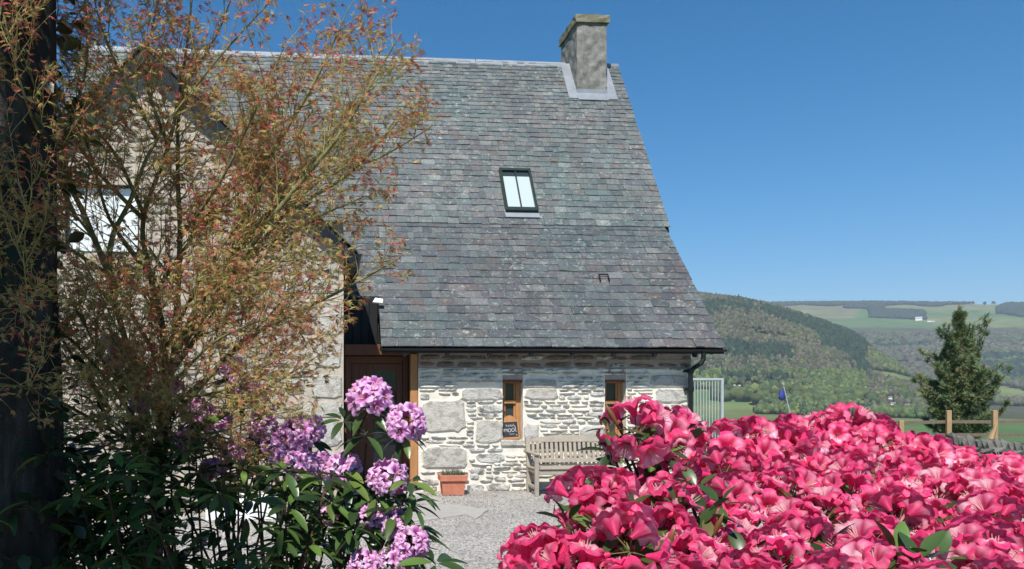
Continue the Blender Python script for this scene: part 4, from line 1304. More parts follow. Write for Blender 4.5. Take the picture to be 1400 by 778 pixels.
# buds and young shoots standing above the whorls
for px, py, Y in ((838, 570, 2.2), (833, 600, 2.2), (900, 598, 2.25), (905, 585, 2.25), (980, 722, 1.9), (915, 742, 1.8)):
    p = P(px, py, Y); d = Vector(mrng.normal(0, .25, 3)) + Vector((0, 0, 1)); d.normalize()
    bd = MB(); bd.tube([p - d * .06, p - d * .02, p + d * .01, p + d * .045], [.003, .005, .008, .001], 6, col=(.20, .10, .035)); bd.build('bud', M['glossleaf'], mag, True)
stm.build('stems', M['twig'], mag, True, recalc=False)

# ---- lilac rhododendron (left foreground)
lil = empty('lilac_rhododendron', (-.30, 2.75, 0))
tag(lil, 'leggy rhododendron with round lilac pink flower heads in front of the brown door', 'flowering bush')
lrng = np.random.default_rng(7)
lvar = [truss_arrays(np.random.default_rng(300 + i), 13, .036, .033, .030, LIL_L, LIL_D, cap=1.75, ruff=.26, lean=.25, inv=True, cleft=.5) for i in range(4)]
lsp = [(505, 541, 2.55, 1.06), (555, 576, 2.5, .95), (531, 652, 2.45, .92), (469, 638, 2.6, .88), (437, 634, 2.75, .8), (408, 592, 2.75, 1.0), (380, 604, 2.8, .9), (410, 634, 2.7, .9), (388, 622, 2.75, .8),
       (328, 526, 2.95, .8), (352, 606, 2.9, .85), (326, 612, 2.95, .8), (300, 575, 3.0, .75), (563, 740, 2.32, .78), (538, 762, 2.3, .62), (510, 702, 2.45, .7), (540, 712, 2.4, .7), (425, 585, 2.85, .8), (165, 488, 3.05, .8), (232, 528, 3.05, .75),
       (185, 510, 3.1, .7), (500, 768, 2.35, .7), (450, 700, 2.6, .6), (270, 560, 3.0, .8), (345, 540, 2.9, .8), (318, 500, 2.95, .7), (255, 600, 2.95, .75), (290, 640, 2.85, .7), (150, 470, 3.05, .75), (195, 550, 3.0, .7), (360, 580, 2.85, .8)]
lf = {}; lpos, ldir = [], []; stm = MB()
cenl = Vector((-.35, 2.85, .7))
def l_whorl(p, ax, q, nl, drop):
    for j in range(nl):
        a = 2 * math.pi * j / nl + lrng.uniform(-.3, .3)
        d = q @ Vector((math.cos(a), math.sin(a), lrng.uniform(-.35, .25) + drop))
        lpos.append(p + d * .012); ldir.append(d)
def l_stem(p, ax):
    foot = Vector((-.30 + lrng.normal(0, .10), 2.75 + lrng.normal(0, .10), 0))
    mid = foot.lerp(p, .5) + Vector((lrng.normal(0, .07), lrng.normal(0, .06), -.06))
    stm.tube([foot, foot.lerp(mid, .5), mid, mid.lerp(p, .55) + Vector((0, 0, -.03)), p - ax * .03], [.008, .007, .006, .0045, .003], 5)
for i, (px, py, Y, sc) in enumerate(lsp):
    p = P(px, py, Y); k = i % 4
    if k not in lf:
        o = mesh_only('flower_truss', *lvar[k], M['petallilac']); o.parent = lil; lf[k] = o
    else:
        o = lf[k].copy(); COL.objects.link(o); o.parent = lil
    ax = (Vector((0, -.35, 1)) + (p - cenl).normalized() * .25 + Vector(lrng.normal(0, .12, 3))).normalized(); q = ax.to_track_quat('Z', 'Y')
    o.rotation_mode = 'QUATERNION'; o.rotation_quaternion = q @ Matrix.Rotation(lrng.uniform(-.6, .6), 4, 'Z').to_quaternion()
    o.location = p - Vector(lil.location) - ax * .015; o.scale = (sc * 1.08,) * 3
    l_whorl(p - ax * .05, ax, q, 8, -.25); l_stem(p - ax * .02, ax)
lsh = [(470, 575, 2.55), (500, 595, 2.55), (515, 680, 2.45), (560, 690, 2.4), (470, 680, 2.5), (440, 665, 2.6), (500, 665, 2.5), (405, 680, 2.6), (450, 720, 2.5), (540, 700, 2.4), (380, 660, 2.7), (350, 650, 2.75), (560, 660, 2.4),
       (490, 730, 2.4), (430, 750, 2.5), (390, 720, 2.6), (350, 770, 2.6), (545, 775, 2.3), (480, 700, 2.5), (595, 770, 2.25)]
for i in range(95):
    px = 270 + 300 * lrng.random() ** .8; py = lrng.uniform(640, 800)
    if py < 620 + max(0, px - 430) * .35: continue
    lsh.append((px, py, lrng.uniform(2.35, 3.0)))
for i in range(150):
    px = lrng.uniform(-20, 300); py = lrng.uniform(560 + 40 * lrng.random(), 800)
    if 265 < px < 385 and 695 < py < 740 and lrng.random() < .8: continue
    lsh.append((px, py, lrng.uniform(2.6, 3.3)))
for i in range(150):
    px = lrng.uniform(-40, 225 + 30 * lrng.random()); py = lrng.uniform(600 + .3 * max(px - 100, 0), 830)
    lsh.append((px, py, lrng.uniform(2.3, 3.1)))
for i, (px, py, Y) in enumerate(lsh):
    p = P(px, py, Y)
    ax = (Vector((0, -.2, 1)) + (p - cenl).normalized() * .3 + Vector(lrng.normal(0, .2, 3))).normalized(); q = ax.to_track_quat('Z', 'Y')
    l_whorl(p, ax, q, int(lrng.integers(6, 9)), .1)
    if i % 4 == 0 or i < 20: l_stem(p, ax)
lpos = np.array([v[:] for v in lpos]); ldir = np.array([v[:] for v in ldir])
gcols = np.array([(.030, .060, .018), (.045, .085, .022), (.085, .150, .030), (.13, .19, .04)])
lc = gcols[lrng.choice(4, len(lpos), p=[.36, .30, .22, .12])]
V, Fa, C = place_leaves(lpos, ldir, lrng.uniform(.06, .105, len(lpos)), lrng, lc, leaf_base(5, .31, .18, .28))
np_mesh('leaves', V, Fa, M['glossleaf'], lil, C, True)
stm.build('stems', M['twig'], lil, True, recalc=False)

# ---- japanese maple
map_base = P(205, 700, 3.05)
mapl = empty('japanese_maple', (map_base.x, 3.05, 0)); tag(mapl, 'airy maple with fresh bronze red leaves and greenish branches spreading before the roof', 'tree')
prng = np.random.default_rng(41)
B0 = (212, 800, 3.05)
stems = [
    ([B0, (222, 640, 3.05), (242, 480, 3.0), (330, 332, 2.95), (400, 285, 2.9), (480, 235, 2.85), (545, 165, 2.8)], .021, 1.0),
    ([B0, (214, 640, 3.1), (226, 480, 3.1), (206, 380, 3.1), (196, 300, 3.12), (230, 200, 3.15), (250, 100, 3.2), (262, 0, 3.2), (270, -130, 3.25)], .017, 1.0),
    ([(238, 485, 3.02), (246, 330, 3.1), (243, 230, 3.15), (250, 130, 3.2), (300, 40, 3.25), (335, -60, 3.3)], .013, 1.0),
    ([B0, (205, 600, 3.0), (150, 370, 2.9), (180, 270, 2.88), (215, 190, 2.9), (290, 90, 2.9), (380, -10, 2.9)], .015, 1.0),
    ([(160, 400, 2.9), (118, 300, 2.85), (85, 210, 2.8), (118, 90, 2.8), (112, -60, 2.8)], .013, .9),
    ([(246, 560, 3.0), (330, 470, 2.9), (400, 430, 2.85), (465, 398, 2.8), (520, 368, 2.78), (548, 352, 2.75)], .011, 1.0),
    ([(240, 500, 3.0), (300, 420, 3.05), (360, 350, 3.1), (430, 300, 3.1), (500, 268, 3.1)], .012, 1.0),
    ([(325, 340, 2.96), (370, 215, 3.05), (420, 130, 3.1), (455, 60, 3.15), (478, 8, 3.2)], .012, 1.0),
    ([(250, 470, 3.0), (370, 300, 2.8), (460, 190, 2.72), (510, 110, 2.7), (548, 45, 2.7)], .012, 1.0),
    ([(205, 600, 3.0), (130, 500, 2.8), (70, 440, 2.65), (15, 400, 2.55)], .009, 1.4),
    ([(205, 620, 3.0), (120, 570, 2.75), (50, 535, 2.6), (-30, 520, 2.5)], .009, 1.3),
    ([(235, 610, 3.0), (320, 560, 2.85), (390, 515, 2.8), (430, 490, 2.78)], .009, .9),
    ([(225, 640, 3.0), (290, 620, 2.8), (350, 610, 2.75)], .008, .9),
    ([(250, 470, 3.0), (420, 260, 3.2), (520, 215, 3.2), (588, 175, 3.2)], .011, 1.0),
    ([(235, 520, 3.0), (180, 430, 3.2), (130, 330, 3.3), (60, 250, 3.35), (-20, 200, 3.4)], .011, .9),
    ([(225, 640, 3.05), (180, 600, 3.0), (140, 610, 2.9), (90, 600, 2.85)], .008, .9),
    ([(200, 300, 3.12), (150, 200, 3.0), (60, 120, 2.95), (-30, 60, 2.9)], .009, .9),
    ([(250, 470, 3.0), (300, 400, 2.8), (340, 380, 2.7), (400, 350, 2.7)], .008, 1.4),
    ([(230, 540, 3.0), (280, 540, 2.7), (350, 520, 2.65), (425, 515, 2.65)], .007, 1.4),
    ([(220, 560, 3.0), (160, 520, 2.8), (115, 440, 2.7), (105, 380, 2.65)], .008, 1.4),
    ([(225, 600, 3.0), (300, 590, 2.7), (360, 570, 2.65), (410, 560, 2.65)], .007, 1.3),
    ([(243, 330, 3.1), (300, 250, 2.9), (350, 150, 2.8), (390, 60, 2.8)], .008, 1.2),
    ([(215, 190, 2.9), (170, 110, 2.8), (140, 40, 2.75), (120, -40, 2.7)], .008, 1.3),
    ([(196, 300, 3.12), (130, 230, 2.9), (80, 150, 2.75), (50, 60, 2.6), (40, -30, 2.5)], .009, 1.3),
    ([(230, 200, 3.15), (200, 110, 3.0), (210, 30, 2.95), (230, -50, 2.95)], .008, 1.4),
    ([(206, 380, 3.1), (150, 300, 2.95), (120, 200, 2.85), (70, 100, 2.75), (80, 10, 2.7)], .008, 1.2),
    ([(226, 480, 3.1), (280, 370, 2.95), (330, 300, 2.9), (350, 230, 2.9), (330, 140, 2.9)], .008, 1.3),
    ([(225, 560, 3.0), (180, 500, 2.75), (150, 450, 2.65), (160, 400, 2.6)], .007, 1.4),
    ([(240, 520, 3.0), (290, 470, 2.75), (350, 440, 2.65), (410, 420, 2.6)], .007, 1.4),
    ([(225, 620, 3.0), (200, 580, 2.7), (150, 570, 2.6), (100, 575, 2.55)], .006, 1.4),
    ([(150, 560, 2.95), (95, 480, 2.7), (50, 400, 2.55), (20, 330, 2.5)], .008, .9),
    ([(105, 300, 2.86), (60, 200, 2.6), (30, 120, 2.5), (5, 20, 2.45)], .008, .8),
    ([(140, 370, 2.9), (80, 330, 2.6), (20, 300, 2.5), (-30, 250, 2.45)], .008, .8),
    ([(230, 560, 3.0), (300, 500, 3.15), (360, 440, 3.2), (410, 380, 3.25)], .008, 1.2),
    ([(200, 420, 3.1), (260, 330, 3.2), (330, 260, 3.2), (380, 190, 3.2), (400, 110, 3.2)], .009, 1.2),
    ([(330, 332, 2.95), (420, 230, 2.9), (470, 160, 2.9), (520, 70, 2.95)], .010, 1.0),
]
tk = MB(); tw = MB()
lp, ld = [], []
def smooth_path(pts, m=6):
    """Catmull-Rom through the points"""
    q = [pts[0] * 2 - pts[1]] + pts + [pts[-1] * 2 - pts[-2]]; out = []
    for i in range(1, len(q) - 2):
        for k in range(m):
            t = k / m
            a, b, c, d = q[i - 1], q[i], q[i + 1], q[i + 2]
            out.append(.5 * ((2 * b) + (c - a) * t + (2 * a - 5 * b + 4 * c - d) * t * t + (3 * b - a - 3 * c + d) * t ** 3))
    out.append(pts[-1]); return out
# crown limits (right-hand outline), in metres through the picture columns at 3 m
limx = [(-200, 592), (0, 552), (60, 575), (170, 606), (230, 560), (300, 520), (330, 560), (400, 566), (420, 500), (450, 470), (520, 450), (580, 430), (640, 380), (720, 330)]
def keep_pt(p):
    px, py, dep = proj(*p)
    if py > 690: return False
    if px > np.interp(py, [a for a, b in limx], [b for a, b in limx]): return False
    if py < 60 and 268 < px < 430 and prng.random() < .6: return False
    if 88 < px < 190 and 255 < py < 345 and prng.random() < .72: return False
    return True
def grow(start, d, length, r, level):
    n = 5; pts = [start]; dd = d.copy()
    for i in range(n):
        dd = (dd + Vector(prng.normal(0, .10, 3)) + Vector((0, 0, .035))).normalized()
        pts.append(pts[-1] + dd * (length / n))
    if not keep_pt(pts[-1]):
        if not keep_pt(pts[2]): return
        pts = pts[:3]
    tw.tube(pts, [r * (1 - .7 * i / (len(pts) - 1)) for i in range(len(pts))], 4, cap=False)
    if level == 0:
        nb_ = int(length / .026)
        for k in range(nb_):
            f = .15 + .85 * (k + prng.random()) / nb_
            i = min(int(f * (len(pts) - 1)), len(pts) - 2); p = pts[i].lerp(pts[i + 1], f * (len(pts) - 1) - i)
            t = (pts[i + 1] - pts[i]).normalized()
            side = t.cross(Vector(prng.normal(0, 1, 3))).normalized()
            grow(p, (t * .75 + side * .65 + Vector((0, 0, .12))).normalized(), prng.uniform(.045, .15) * (1.1 - .5 * f), max(r * .5, .0011), 1)
    pe = pts[-1]; t = (pts[-1] - pts[-2]).normalized()
    for k in range(2 if level else 3):
        s_ = t.cross(Vector(prng.normal(0, 1, 3))).normalized()
        lp.append(pe); ld.append(t * .7 + s_ * .7)
    if level:
        for f in (.45, .72):
            if prng.random() < .72:
                i = int(f * (len(pts) - 1)); s_ = t.cross(Vector(prng.normal(0, 1, 3))).normalized()
                lp.append(pts[i]); ld.append(t * .4 + s_)
for pts, r0, dens in stems:
    W = smooth_path([P(p[0], p[1], min(p[2], 2.2 + max(0, p[0] - 20) * .008)) if p[0] < 100 else P(*p) for p in pts])
    if pts[0] == B0: W = [Vector((map_base.x, 3.05, -.05)), Vector((map_base.x, 3.05, .4))] + W
    n = len(W)
    rad = [max(r0 * (1 - .86 * (i / (n - 1)) ** .9), .0022) for i in range(n)]
    tk.tube(W, rad, 8, cap=True)
    L = sum((W[i + 1] - W[i]).length for i in range(n - 1)); acc = 0; nxt = .05
    for i in range(n - 1):
        seg = (W[i + 1] - W[i]).length; acc += seg
        while acc > nxt:
            f = nxt / L
            nxt += .042 / dens
            p = W[i].lerp(W[i + 1], prng.random()); py = proj(*p)[1]
            if f < .12 or py > 660: continue
            t = (W[i + 1] - W[i]).normalized(); s_ = t.cross(Vector(prng.normal(0, 1, 3))).normalized()
            grow(p, (t * .8 + s_ * .75 + Vector((0, 0, .22))).normalized(), prng.uniform(.16, .46) * (1.1 - .55 * f), max(rad[i] * .34, .0018), 0)
tk.build('trunk', M['maplebark'], mapl, True, recalc=False)
tw.build('twigs', M['mapletwig'], mapl, True, recalc=False)
# leaves: five narrow pointed lobes, half unfolded
def maple_leaf():
    vs = []; fs = []
    for a, l in ((-40, .60), (-15, .95), (9, 1.0), (33, .66)):
        c, s_ = math.cos(R(a)), math.sin(R(a)); b = len(vs); w = .058
        vs += [(0, 0, 0), (c * l * .45 - s_ * w, s_ * l * .45 + c * w, -.05), (c * l, s_ * l, -.34 * l), (c * l * .45 + s_ * w, s_ * l * .45 - c * w, -.05)]
        fs += [(b, b + 1, b + 2), (b, b + 2, b + 3)]
    return np.array(vs), np.array(fs)
lp = np.array([p[:] for p in lp]); ld = np.array([p[:] for p in ld]); ld[:, 2] -= .25
lpx, lpy, _ = proj(lp[:, 0], lp[:, 1], lp[:, 2])
pal = np.array([(.54, .15, .10), (.60, .26, .12), (.54, .39, .14), (.42, .39, .13), (.52, .13, .14), (.48, .46, .17)])
mixv = np.clip(fbm(lp[:, 0] * 5, lp[:, 2] * 5, 3) * 1.5 - .25 + (lpy - 250) / 1500, 0, 1)
u = prng.random(len(lp))
red = u > (.26 + .55 * mixv)
idx = np.where(red, prng.choice([0, 1, 4, 1], len(lp)), prng.choice([2, 3, 5, 2], len(lp)))
V, Fa, C = place_leaves(lp, ld, prng.uniform(.018, .036, len(lp)) * np.clip((lp[:, 1] - .3) / 2.7, .6, 1.05), prng, pal[idx], maple_leaf(), .5)
np_mesh('crown', V, Fa, M['mapleleaf'], mapl, C)
print('maple leaves', len(lp))

# ---- big dark tree, left edge
tp = P(8, 500, 2.5)
tre = empty('old_tree', (tp.x, 2.5, 0)); tag(tre, 'thick dark tree trunk in shade with rough bark behind the maple leaves', 'tree')
rn = random.Random(2)
def bark_tube(name, path, rads, nseg, nr, parent, mat):
    vs = []; fs = []
    for i in range(nr + 1):
        f = i / nr * (len(path) - 1); k = min(int(f), len(path) - 2); t = f - k
        c = path[k].lerp(path[k + 1], t); r = rads[k] + (rads[k + 1] - rads[k]) * t
        for j in range(nseg):
            a = 2 * math.pi * j / nseg
            rr_ = r * (1 + .13 * (float(fbm(np.array(math.cos(a) * 4 + 9), np.array(math.sin(a) * 4 + c.z * .9 + 5), 8)) - .5) * 2 + .05 * math.sin(9 * a + 3 * math.sin(c.z * 2)))
            vs.append(c + Vector((math.cos(a) * rr_, math.sin(a) * rr_, 0)))
    for i in range(nr):
        for j in range(nseg): fs.append((i * nseg + j, i * nseg + (j + 1) % nseg, (i + 1) * nseg + (j + 1) % nseg, (i + 1) * nseg + j))
    m_ = MB(); m_.add(vs, fs); return m_.build(name, mat, parent, True)
T0 = Vector((tp.x, 2.5, 0))
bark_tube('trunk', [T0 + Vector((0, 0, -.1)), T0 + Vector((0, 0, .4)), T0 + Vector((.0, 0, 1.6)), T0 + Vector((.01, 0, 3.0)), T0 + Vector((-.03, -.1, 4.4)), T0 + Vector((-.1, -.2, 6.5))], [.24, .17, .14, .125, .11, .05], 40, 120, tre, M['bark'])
trng = np.random.default_rng(55); N = 1500
ta = trng.uniform(0, 6.28, N); tz = trng.uniform(.2, 3.6, N)
clump = fbm(ta * 2.2, tz * 2.6, 14) > .47
ta, tz = ta[clump], tz[clump]; N = len(ta); tr_ = trng.uniform(.13, .24, N) + np.where(trng.random(N) < .15, .05, 0)
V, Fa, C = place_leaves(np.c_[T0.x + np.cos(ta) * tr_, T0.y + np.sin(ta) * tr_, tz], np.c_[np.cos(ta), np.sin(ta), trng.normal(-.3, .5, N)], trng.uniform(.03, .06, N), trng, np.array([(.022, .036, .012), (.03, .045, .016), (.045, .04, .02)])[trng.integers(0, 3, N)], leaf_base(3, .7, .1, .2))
np_mesh('side_foliage', V, Fa, M['glossleaf'], tre, C)  # leafy side shoots, added to make the trunk outline ragged
m_ = MB(); lobes = []
for (dx, dy, dz_, rx) in ((-.55, -2.4, 4.3, .65), (-.75, -2.5, 4.4, .85), (-1.5, -1.3, 4.9, .95), (-1.2, -3.0, 5.0, .9), (-2.2, -1.6, 5.4, .9), (-1.9, -2.6, 4.6, .8), (-1.1, -2.9, 4.3, .7)):  # unseen crown, its lobes placed to shade the lower left foreground
    c = T0 + Vector((dx - .2, dy, dz_)); lobes.append((c, rx))
    s0 = T0 + Vector((-.03, -.1, 3.6 + rn.random()))
    m_.tube(curve_pts(s0, c, .12), [.06, .05, .045, .035, .028, .02, .012], 6)
m_.build('boughs', M['bark'], tre, True, recalc=False)
srng = np.random.default_rng(9); N = 12000
ci = srng.integers(0, len(lobes), N); cc_ = np.array([lobes[i][0][:] for i in range(len(lobes))])[ci]; rx = np.array([l[1] for l in lobes])[ci]
dv = srng.normal(0, 1, (N, 3)); dv /= np.linalg.norm(dv, axis=1, keepdims=True)
pos = cc_ + dv * (rx * srng.random(N) ** .45)[:, None] * np.array((1, 1, .75))
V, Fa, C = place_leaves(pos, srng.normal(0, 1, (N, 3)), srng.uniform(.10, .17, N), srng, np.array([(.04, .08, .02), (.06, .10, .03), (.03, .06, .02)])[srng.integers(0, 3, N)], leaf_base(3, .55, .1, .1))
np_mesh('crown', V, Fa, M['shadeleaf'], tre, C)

# ---- pine beyond the wall
ppos = P(1312, 560, 23.0); pz = float(terrain(ppos.x, 23.0))
pine = empty('pine_tree', (ppos.x, 23.0, pz)); tag(pine, 'young bushy pine with upswept branches beyond the wooden fence', 'tree')
nrng = np.random.default_rng(77)
ptop = P(1312, 417, 23.0).z
m_ = MB(); c0 = Vector((ppos.x, 23.0, 0))
m_.tube([c0 + Vector((0, 0, pz - .2)), c0 + Vector((.02, 0, 1.2)), c0 + Vector((-.02, 0, 2.6)), c0 + Vector((0, 0, ptop - .1))], [.11, .08, .05, .012], 8)
cl = []; sh = []
H = ptop - pz
depp = proj(ppos.x, 23.0, 1)[2]; mpp = depp / F
def pine_branch(z, az, L, rise):
    p = c0 + Vector((0, 0, z)); d = Vector((math.cos(az), math.sin(az), rise)).normalized(); n = 6; pts = [p]
    for i in range(n):
        d = (d + Vector((0, 0, .16)) + Vector(nrng.normal(0, .06, 3))).normalized(); pts.append(pts[-1] + d * L / n)
    m_.tube(pts, [.022 * (1 - .8 * i / n) for i in range(n + 1)], 5, cap=False)
    for i in range(1, n + 1):
        f = i / n
        if f > .2:
            cl.append((pts[i], (pts[i] - pts[i - 1]).normalized()))
            for k in range(3):
                s_ = Vector(nrng.normal(0, 1, 3)); s_.z *= .5; s_ -= d * s_.dot(d); s_.normalize()
                b = pts[i].lerp(pts[i - 1], nrng.random()); ll = L * .24 * (1.15 - .6 * f) * nrng.uniform(.5, 1.2)
                dd = (d * .6 + s_ * .8 + Vector((0, 0, .35))).normalized()
                m_.tube([b, b + dd * ll], [.007, .003], 4, cap=False)
                for g in (.35, .65, 1.0): cl.append((b + dd * ll * g, dd))
zz = .72
while zz < H - .35:
    f = zz / H
    px_r = np.interp(f, [.1, .25, .45, .6, .72, .85, 1], [68, 68, 56, 34, 21, 11, 4])
    nbr = 7 if f < .7 else 5
    a0 = nrng.random() * 6.28
    for k in range(nbr):
        pine_branch(pz + zz + nrng.uniform(-.06, .06), a0 + 2 * math.pi * k / nbr + nrng.uniform(-.25, .25), px_r * mpp * nrng.uniform(.75, 1.12), nrng.uniform(.25, .6) + f * .55)
    zz += .27 if f < .5 else .30
# the long upswept limbs of the outline
for px0, py0, px1, py1 in ((1312, 470, 1284, 448), (1312, 490, 1348, 434), (1318, 500, 1352, 440), (1320, 545, 1378, 505), (1312, 490, 1296, 446), (1313, 480, 1330, 446), (1300, 540, 1252, 520), (1315, 520, 1368, 500), (1310, 520, 1262, 480)):
    a, b = P(px0, py0, 23.0), P(px1, py1, 23.0 - .3); n = 7
    pts = curve_pts(a, b, -.18, n); m_.tube(pts, [.025 * (1 - .8 * i / n) for i in range(n)], 5, cap=False)
    for i in range(2, n):
        d = (pts[i] - pts[i - 1]).normalized()
        for k in range(4): cl.append((pts[i] + Vector(nrng.normal(0, .05, 3)), (d + Vector(nrng.normal(0, .35, 3))).normalized()))
for k in range(14): cl.append((c0 + Vector((0, 0, ptop - .03 - k * .06)), Vector((nrng.normal(0, .3), nrng.normal(0, .3), 1)).normalized()))
m_.build('trunk', M['pinebark'], pine, True, recalc=False)
NN = 30
cp = np.array([c[0][:] for c in cl]); cd = np.array([c[1][:] for c in cl]); nc = len(cl)
pos = np.repeat(cp, NN, 0) - np.repeat(cd, NN, 0) * nrng.uniform(0, .14, (nc * NN, 1)); dirs = np.repeat(cd, NN, 0) * .75 + nrng.normal(0, .5, (nc * NN, 3))
tb = (np.array([(0, -.07, 0), (0, .07, 0), (1, 0, 0)]), np.array([(0, 1, 2)]))
pc_ = np.array([(.125, .190, .095), (.170, .225, .095), (.245, .250, .110), (.095, .150, .090), (.27, .23, .13)])[nrng.choice(5, nc, p=[.3, .3, .2, .12, .08])]
V, Fa, C = place_leaves(pos, dirs, nrng.uniform(.10, .19, nc * NN), nrng, np.repeat(pc_, NN, 0), tb, .3)
np_mesh('crown', V, Fa, M['needles'], pine, C)
print('pine clusters', nc)

# ================================================================== DISTANT WOODS, COTTAGES
wrng = np.random.default_rng(3)
def scatter_pts(n, b0, b1, ra, rb):
    b = np.radians(wrng.uniform(b0, b1, n)); r = np.sqrt(wrng.uniform(ra ** 2, rb ** 2, n))
    return r * np.sin(b), r * np.cos(b)
crown_v = [I0[0] * (1 + wrng.uniform(-.28, .22, (len(I0[0]), 1))) for _ in range(5)]
def trees_mesh(name, X, Y, hgt, wid, col, label=None):
    Z = terrain(X, Y); n = len(X); Vs, Fs, Cs = [], [], []; nv = 0
    k = wrng.integers(0, 5, n)
    for j in range(5):
        m_ = np.nonzero(k == j)[0]
        if not len(m_): continue
        bv = crown_v[j]
        a = wrng.uniform(0, 6.28, len(m_)); c, s_ = np.cos(a), np.sin(a)
        jit = 1 + wrng.uniform(-.22, .22, (len(m_), len(bv), 1))
        v = bv[None] * jit
        x = v[..., 0] * c[:, None] - v[..., 1] * s_[:, None]; y = v[..., 0] * s_[:, None] + v[..., 1] * c[:, None]
        w = wid[m_][:, None]; h = hgt[m_][:, None]
        taper = 1 - np.where(con[m_][:, None], .42, .0) * np.clip(v[..., 2], -1, 1)
        V = np.stack([X[m_][:, None] + x * w * taper, Y[m_][:, None] + y * w * taper, Z[m_][:, None] + h * (.5 + .52 * v[..., 2])], -1)
        Vs.append(V.reshape(-1, 3)); Fs.append((I0[1][None] + (np.arange(len(m_)) * len(bv))[:, None, None] + nv).reshape(-1, 3)); nv += V.shape[0] * V.shape[1]
        Cs.append(np.repeat(col[m_], len(bv), 0) * wrng.uniform(.8, 1.2, (len(m_) * len(bv), 1)))
    o = np_mesh(name, np.concatenate(Vs), np.concatenate(Fs), M['wood'], None, np.concatenate(Cs))
    return tag(o, kind='stuff')
CON = np.array([(.020, .038, .026), (.026, .048, .030), (.034, .055, .032)]); BARE = np.array([(.092, .088, .058), (.082, .082, .050), (.104, .092, .066), (.072, .078, .044)])
FRESH = np.array([(.070, .105, .038), (.060, .095, .036), (.085, .120, .040), (.115, .135, .040)]); OLV = np.array([(.075, .095, .042), (.060, .080, .040), (.090, .100, .050), (.070, .075, .045)])
def pick(pal, n): return pal[wrng.integers(0, len(pal), n)]
# near hill, mixed wood
X, Y = scatter_pts(36000, 22.5, 43, R1A - 60, R1B + 40)
Z = terrain(X, Y); px, py, dep = proj(X, Y, Z)
rise = np.interp(np.degrees(np.arctan2(X, Y)), _hb, _hz) > -.016
n1 = fbm(X / 150., Y / 150., 61); n2 = fbm(X / 90., Y / 90., 62); n3 = fbm(X / 240., Y / 240., 63)
jit_ = lambda s_: wrng.normal(0, s_, len(X))
n1 = n1 + jit_(.05); n2 = n2 + jit_(.05); n3 = n3 + jit_(.06)
crest = np.interp(px, _hx, _hy)
below = py - crest
isc = ((n1 > .66) | ((px > 1030) & (px < 1185) & (px > 1045) & (below > 1) & (below < 6 + 14 * n2) & (n2 > .36)) | ((px > 1120) & (px < 1182) & (below < 30 + 10 * (n1 - .5))) | ((np.abs(px - 1040) < 20 + 50 * n1) & (np.abs(py - 485 - (px - 1040) * .12) < 5 + 34 * (n2 - .42)))
       | ((np.abs(px - 1045) < 25 + 60 * n3) & (np.abs(py - 520) < 4 + 34 * (n2 - .44)))) & (n2 > .28) & (px < 1190)
bare = ~isc & (((n3 > .47) | (below < 70) & (px < 1080)) & (py < 512) | (px > 1185) & (n3 > .5)) & (wrng.random(len(X)) < .8)
fresh = ~isc & ~bare & ((n2 > .48) | (py > 480) & (n1 > .42))
openg = (py > 533) & (px < 1035) & (px > 930)
gap = (below > 30) & (n1 < .37) & (n2 < .5)
nearh = np.zeros(len(X), bool)
for hx_, hy_, hw_ in ((1217, 546, 7), (1221, 554, 8), (1240, 557, 9), (1196, 557, 8), (1183, 545, 6), (992, 528, 4), (1004, 528, 4), (1011, 528, 4)):
    nearh |= (np.abs(px - hx_) < hw_) & (py > hy_ - 1.0) & (py < hy_ + 11)
fldn = (((px - 1222) / 36.) ** 2 + ((py - 517 - (px - 1222) * .2) / 7.) ** 2 < 1) | (((px - 1395) / 40.) ** 2 + ((py - 541 - (px - 1395) * .25) / 9.) ** 2 < 1)
ok = rise & (Z > -47) & ~openg & ~gap & ~fldn & ~nearh
col = np.where(isc[:, None], pick(CON, len(X)), np.where(bare[:, None], pick(BARE, len(X)), np.where(fresh[:, None], pick(FRESH, len(X)), pick(OLV, len(X)))))
h = np.where(isc, wrng.uniform(9, 17, len(X)), wrng.uniform(5, 13, len(X))); w = np.where(isc, wrng.uniform(2.2, 3.8, len(X)), wrng.uniform(2.4, 5.2, len(X)))
X, Y, h, w, col, con = X[ok], Y[ok], h[ok], w[ok], col[ok], isc[ok]
trees_mesh('hillside_woods', X, Y, h, w, col)
# far slope woods, valley belts, plantations
X, Y = scatter_pts(30000, 26, 47, 1150, R2B)
Z = terrain(X, Y); px, py, dep = proj(X, Y, Z)
n1 = fbm(X / 230., Y / 230., 71); n2 = fbm(X / 110., Y / 110., 72)
lower = (np.hypot(X, Y) > R2A) & (py > 458 + 5 * (n2 - .5)) & (py < 552)
fld = (((px - 1222) / 36.) ** 2 + ((py - 517 - (px - 1222) * .2) / 7.) ** 2 < 1) | (((px - 1395) / 40.) ** 2 + ((py - 541 - (px - 1395) * .25) / 9.) ** 2 < 1)
plant = ((px > 1047) & (px < 1295) & (py < 417.6 + 1.0 * np.sin(px * .09))) | ((px > 1157) & (px < 1206) & (py < 422)) | ((px > 1190) & (px < 1264) & (py > 424 + (px - 1190) * .035) & (py < 433.5 + (px - 1190) * .06)) \
    | ((px > 1364) & (py > 412) & (py < 429 + (px - 1364) * .12) & (px - 1364 > (422 - py) * 2.2)) | ((px > 1295) & (py < 416.3))
valley = (np.hypot(X, Y) <= R2A) & (n2 > .50) & (py < 556) & (py > 534)
nearh = np.zeros(len(X), bool)
for hx_, hy_, hw_ in ((1217, 546, 8), (1221, 554, 8), (1240, 557, 9), (1196, 557, 8), (1183, 545, 6), (1264, 439, 16)):
    nearh |= (np.abs(px - hx_) < hw_) & (py > hy_ - 1.5) & (py < hy_ + 9)
jx, jy = wrng.normal(0, 2.5, len(X)), wrng.normal(0, .9, len(X))
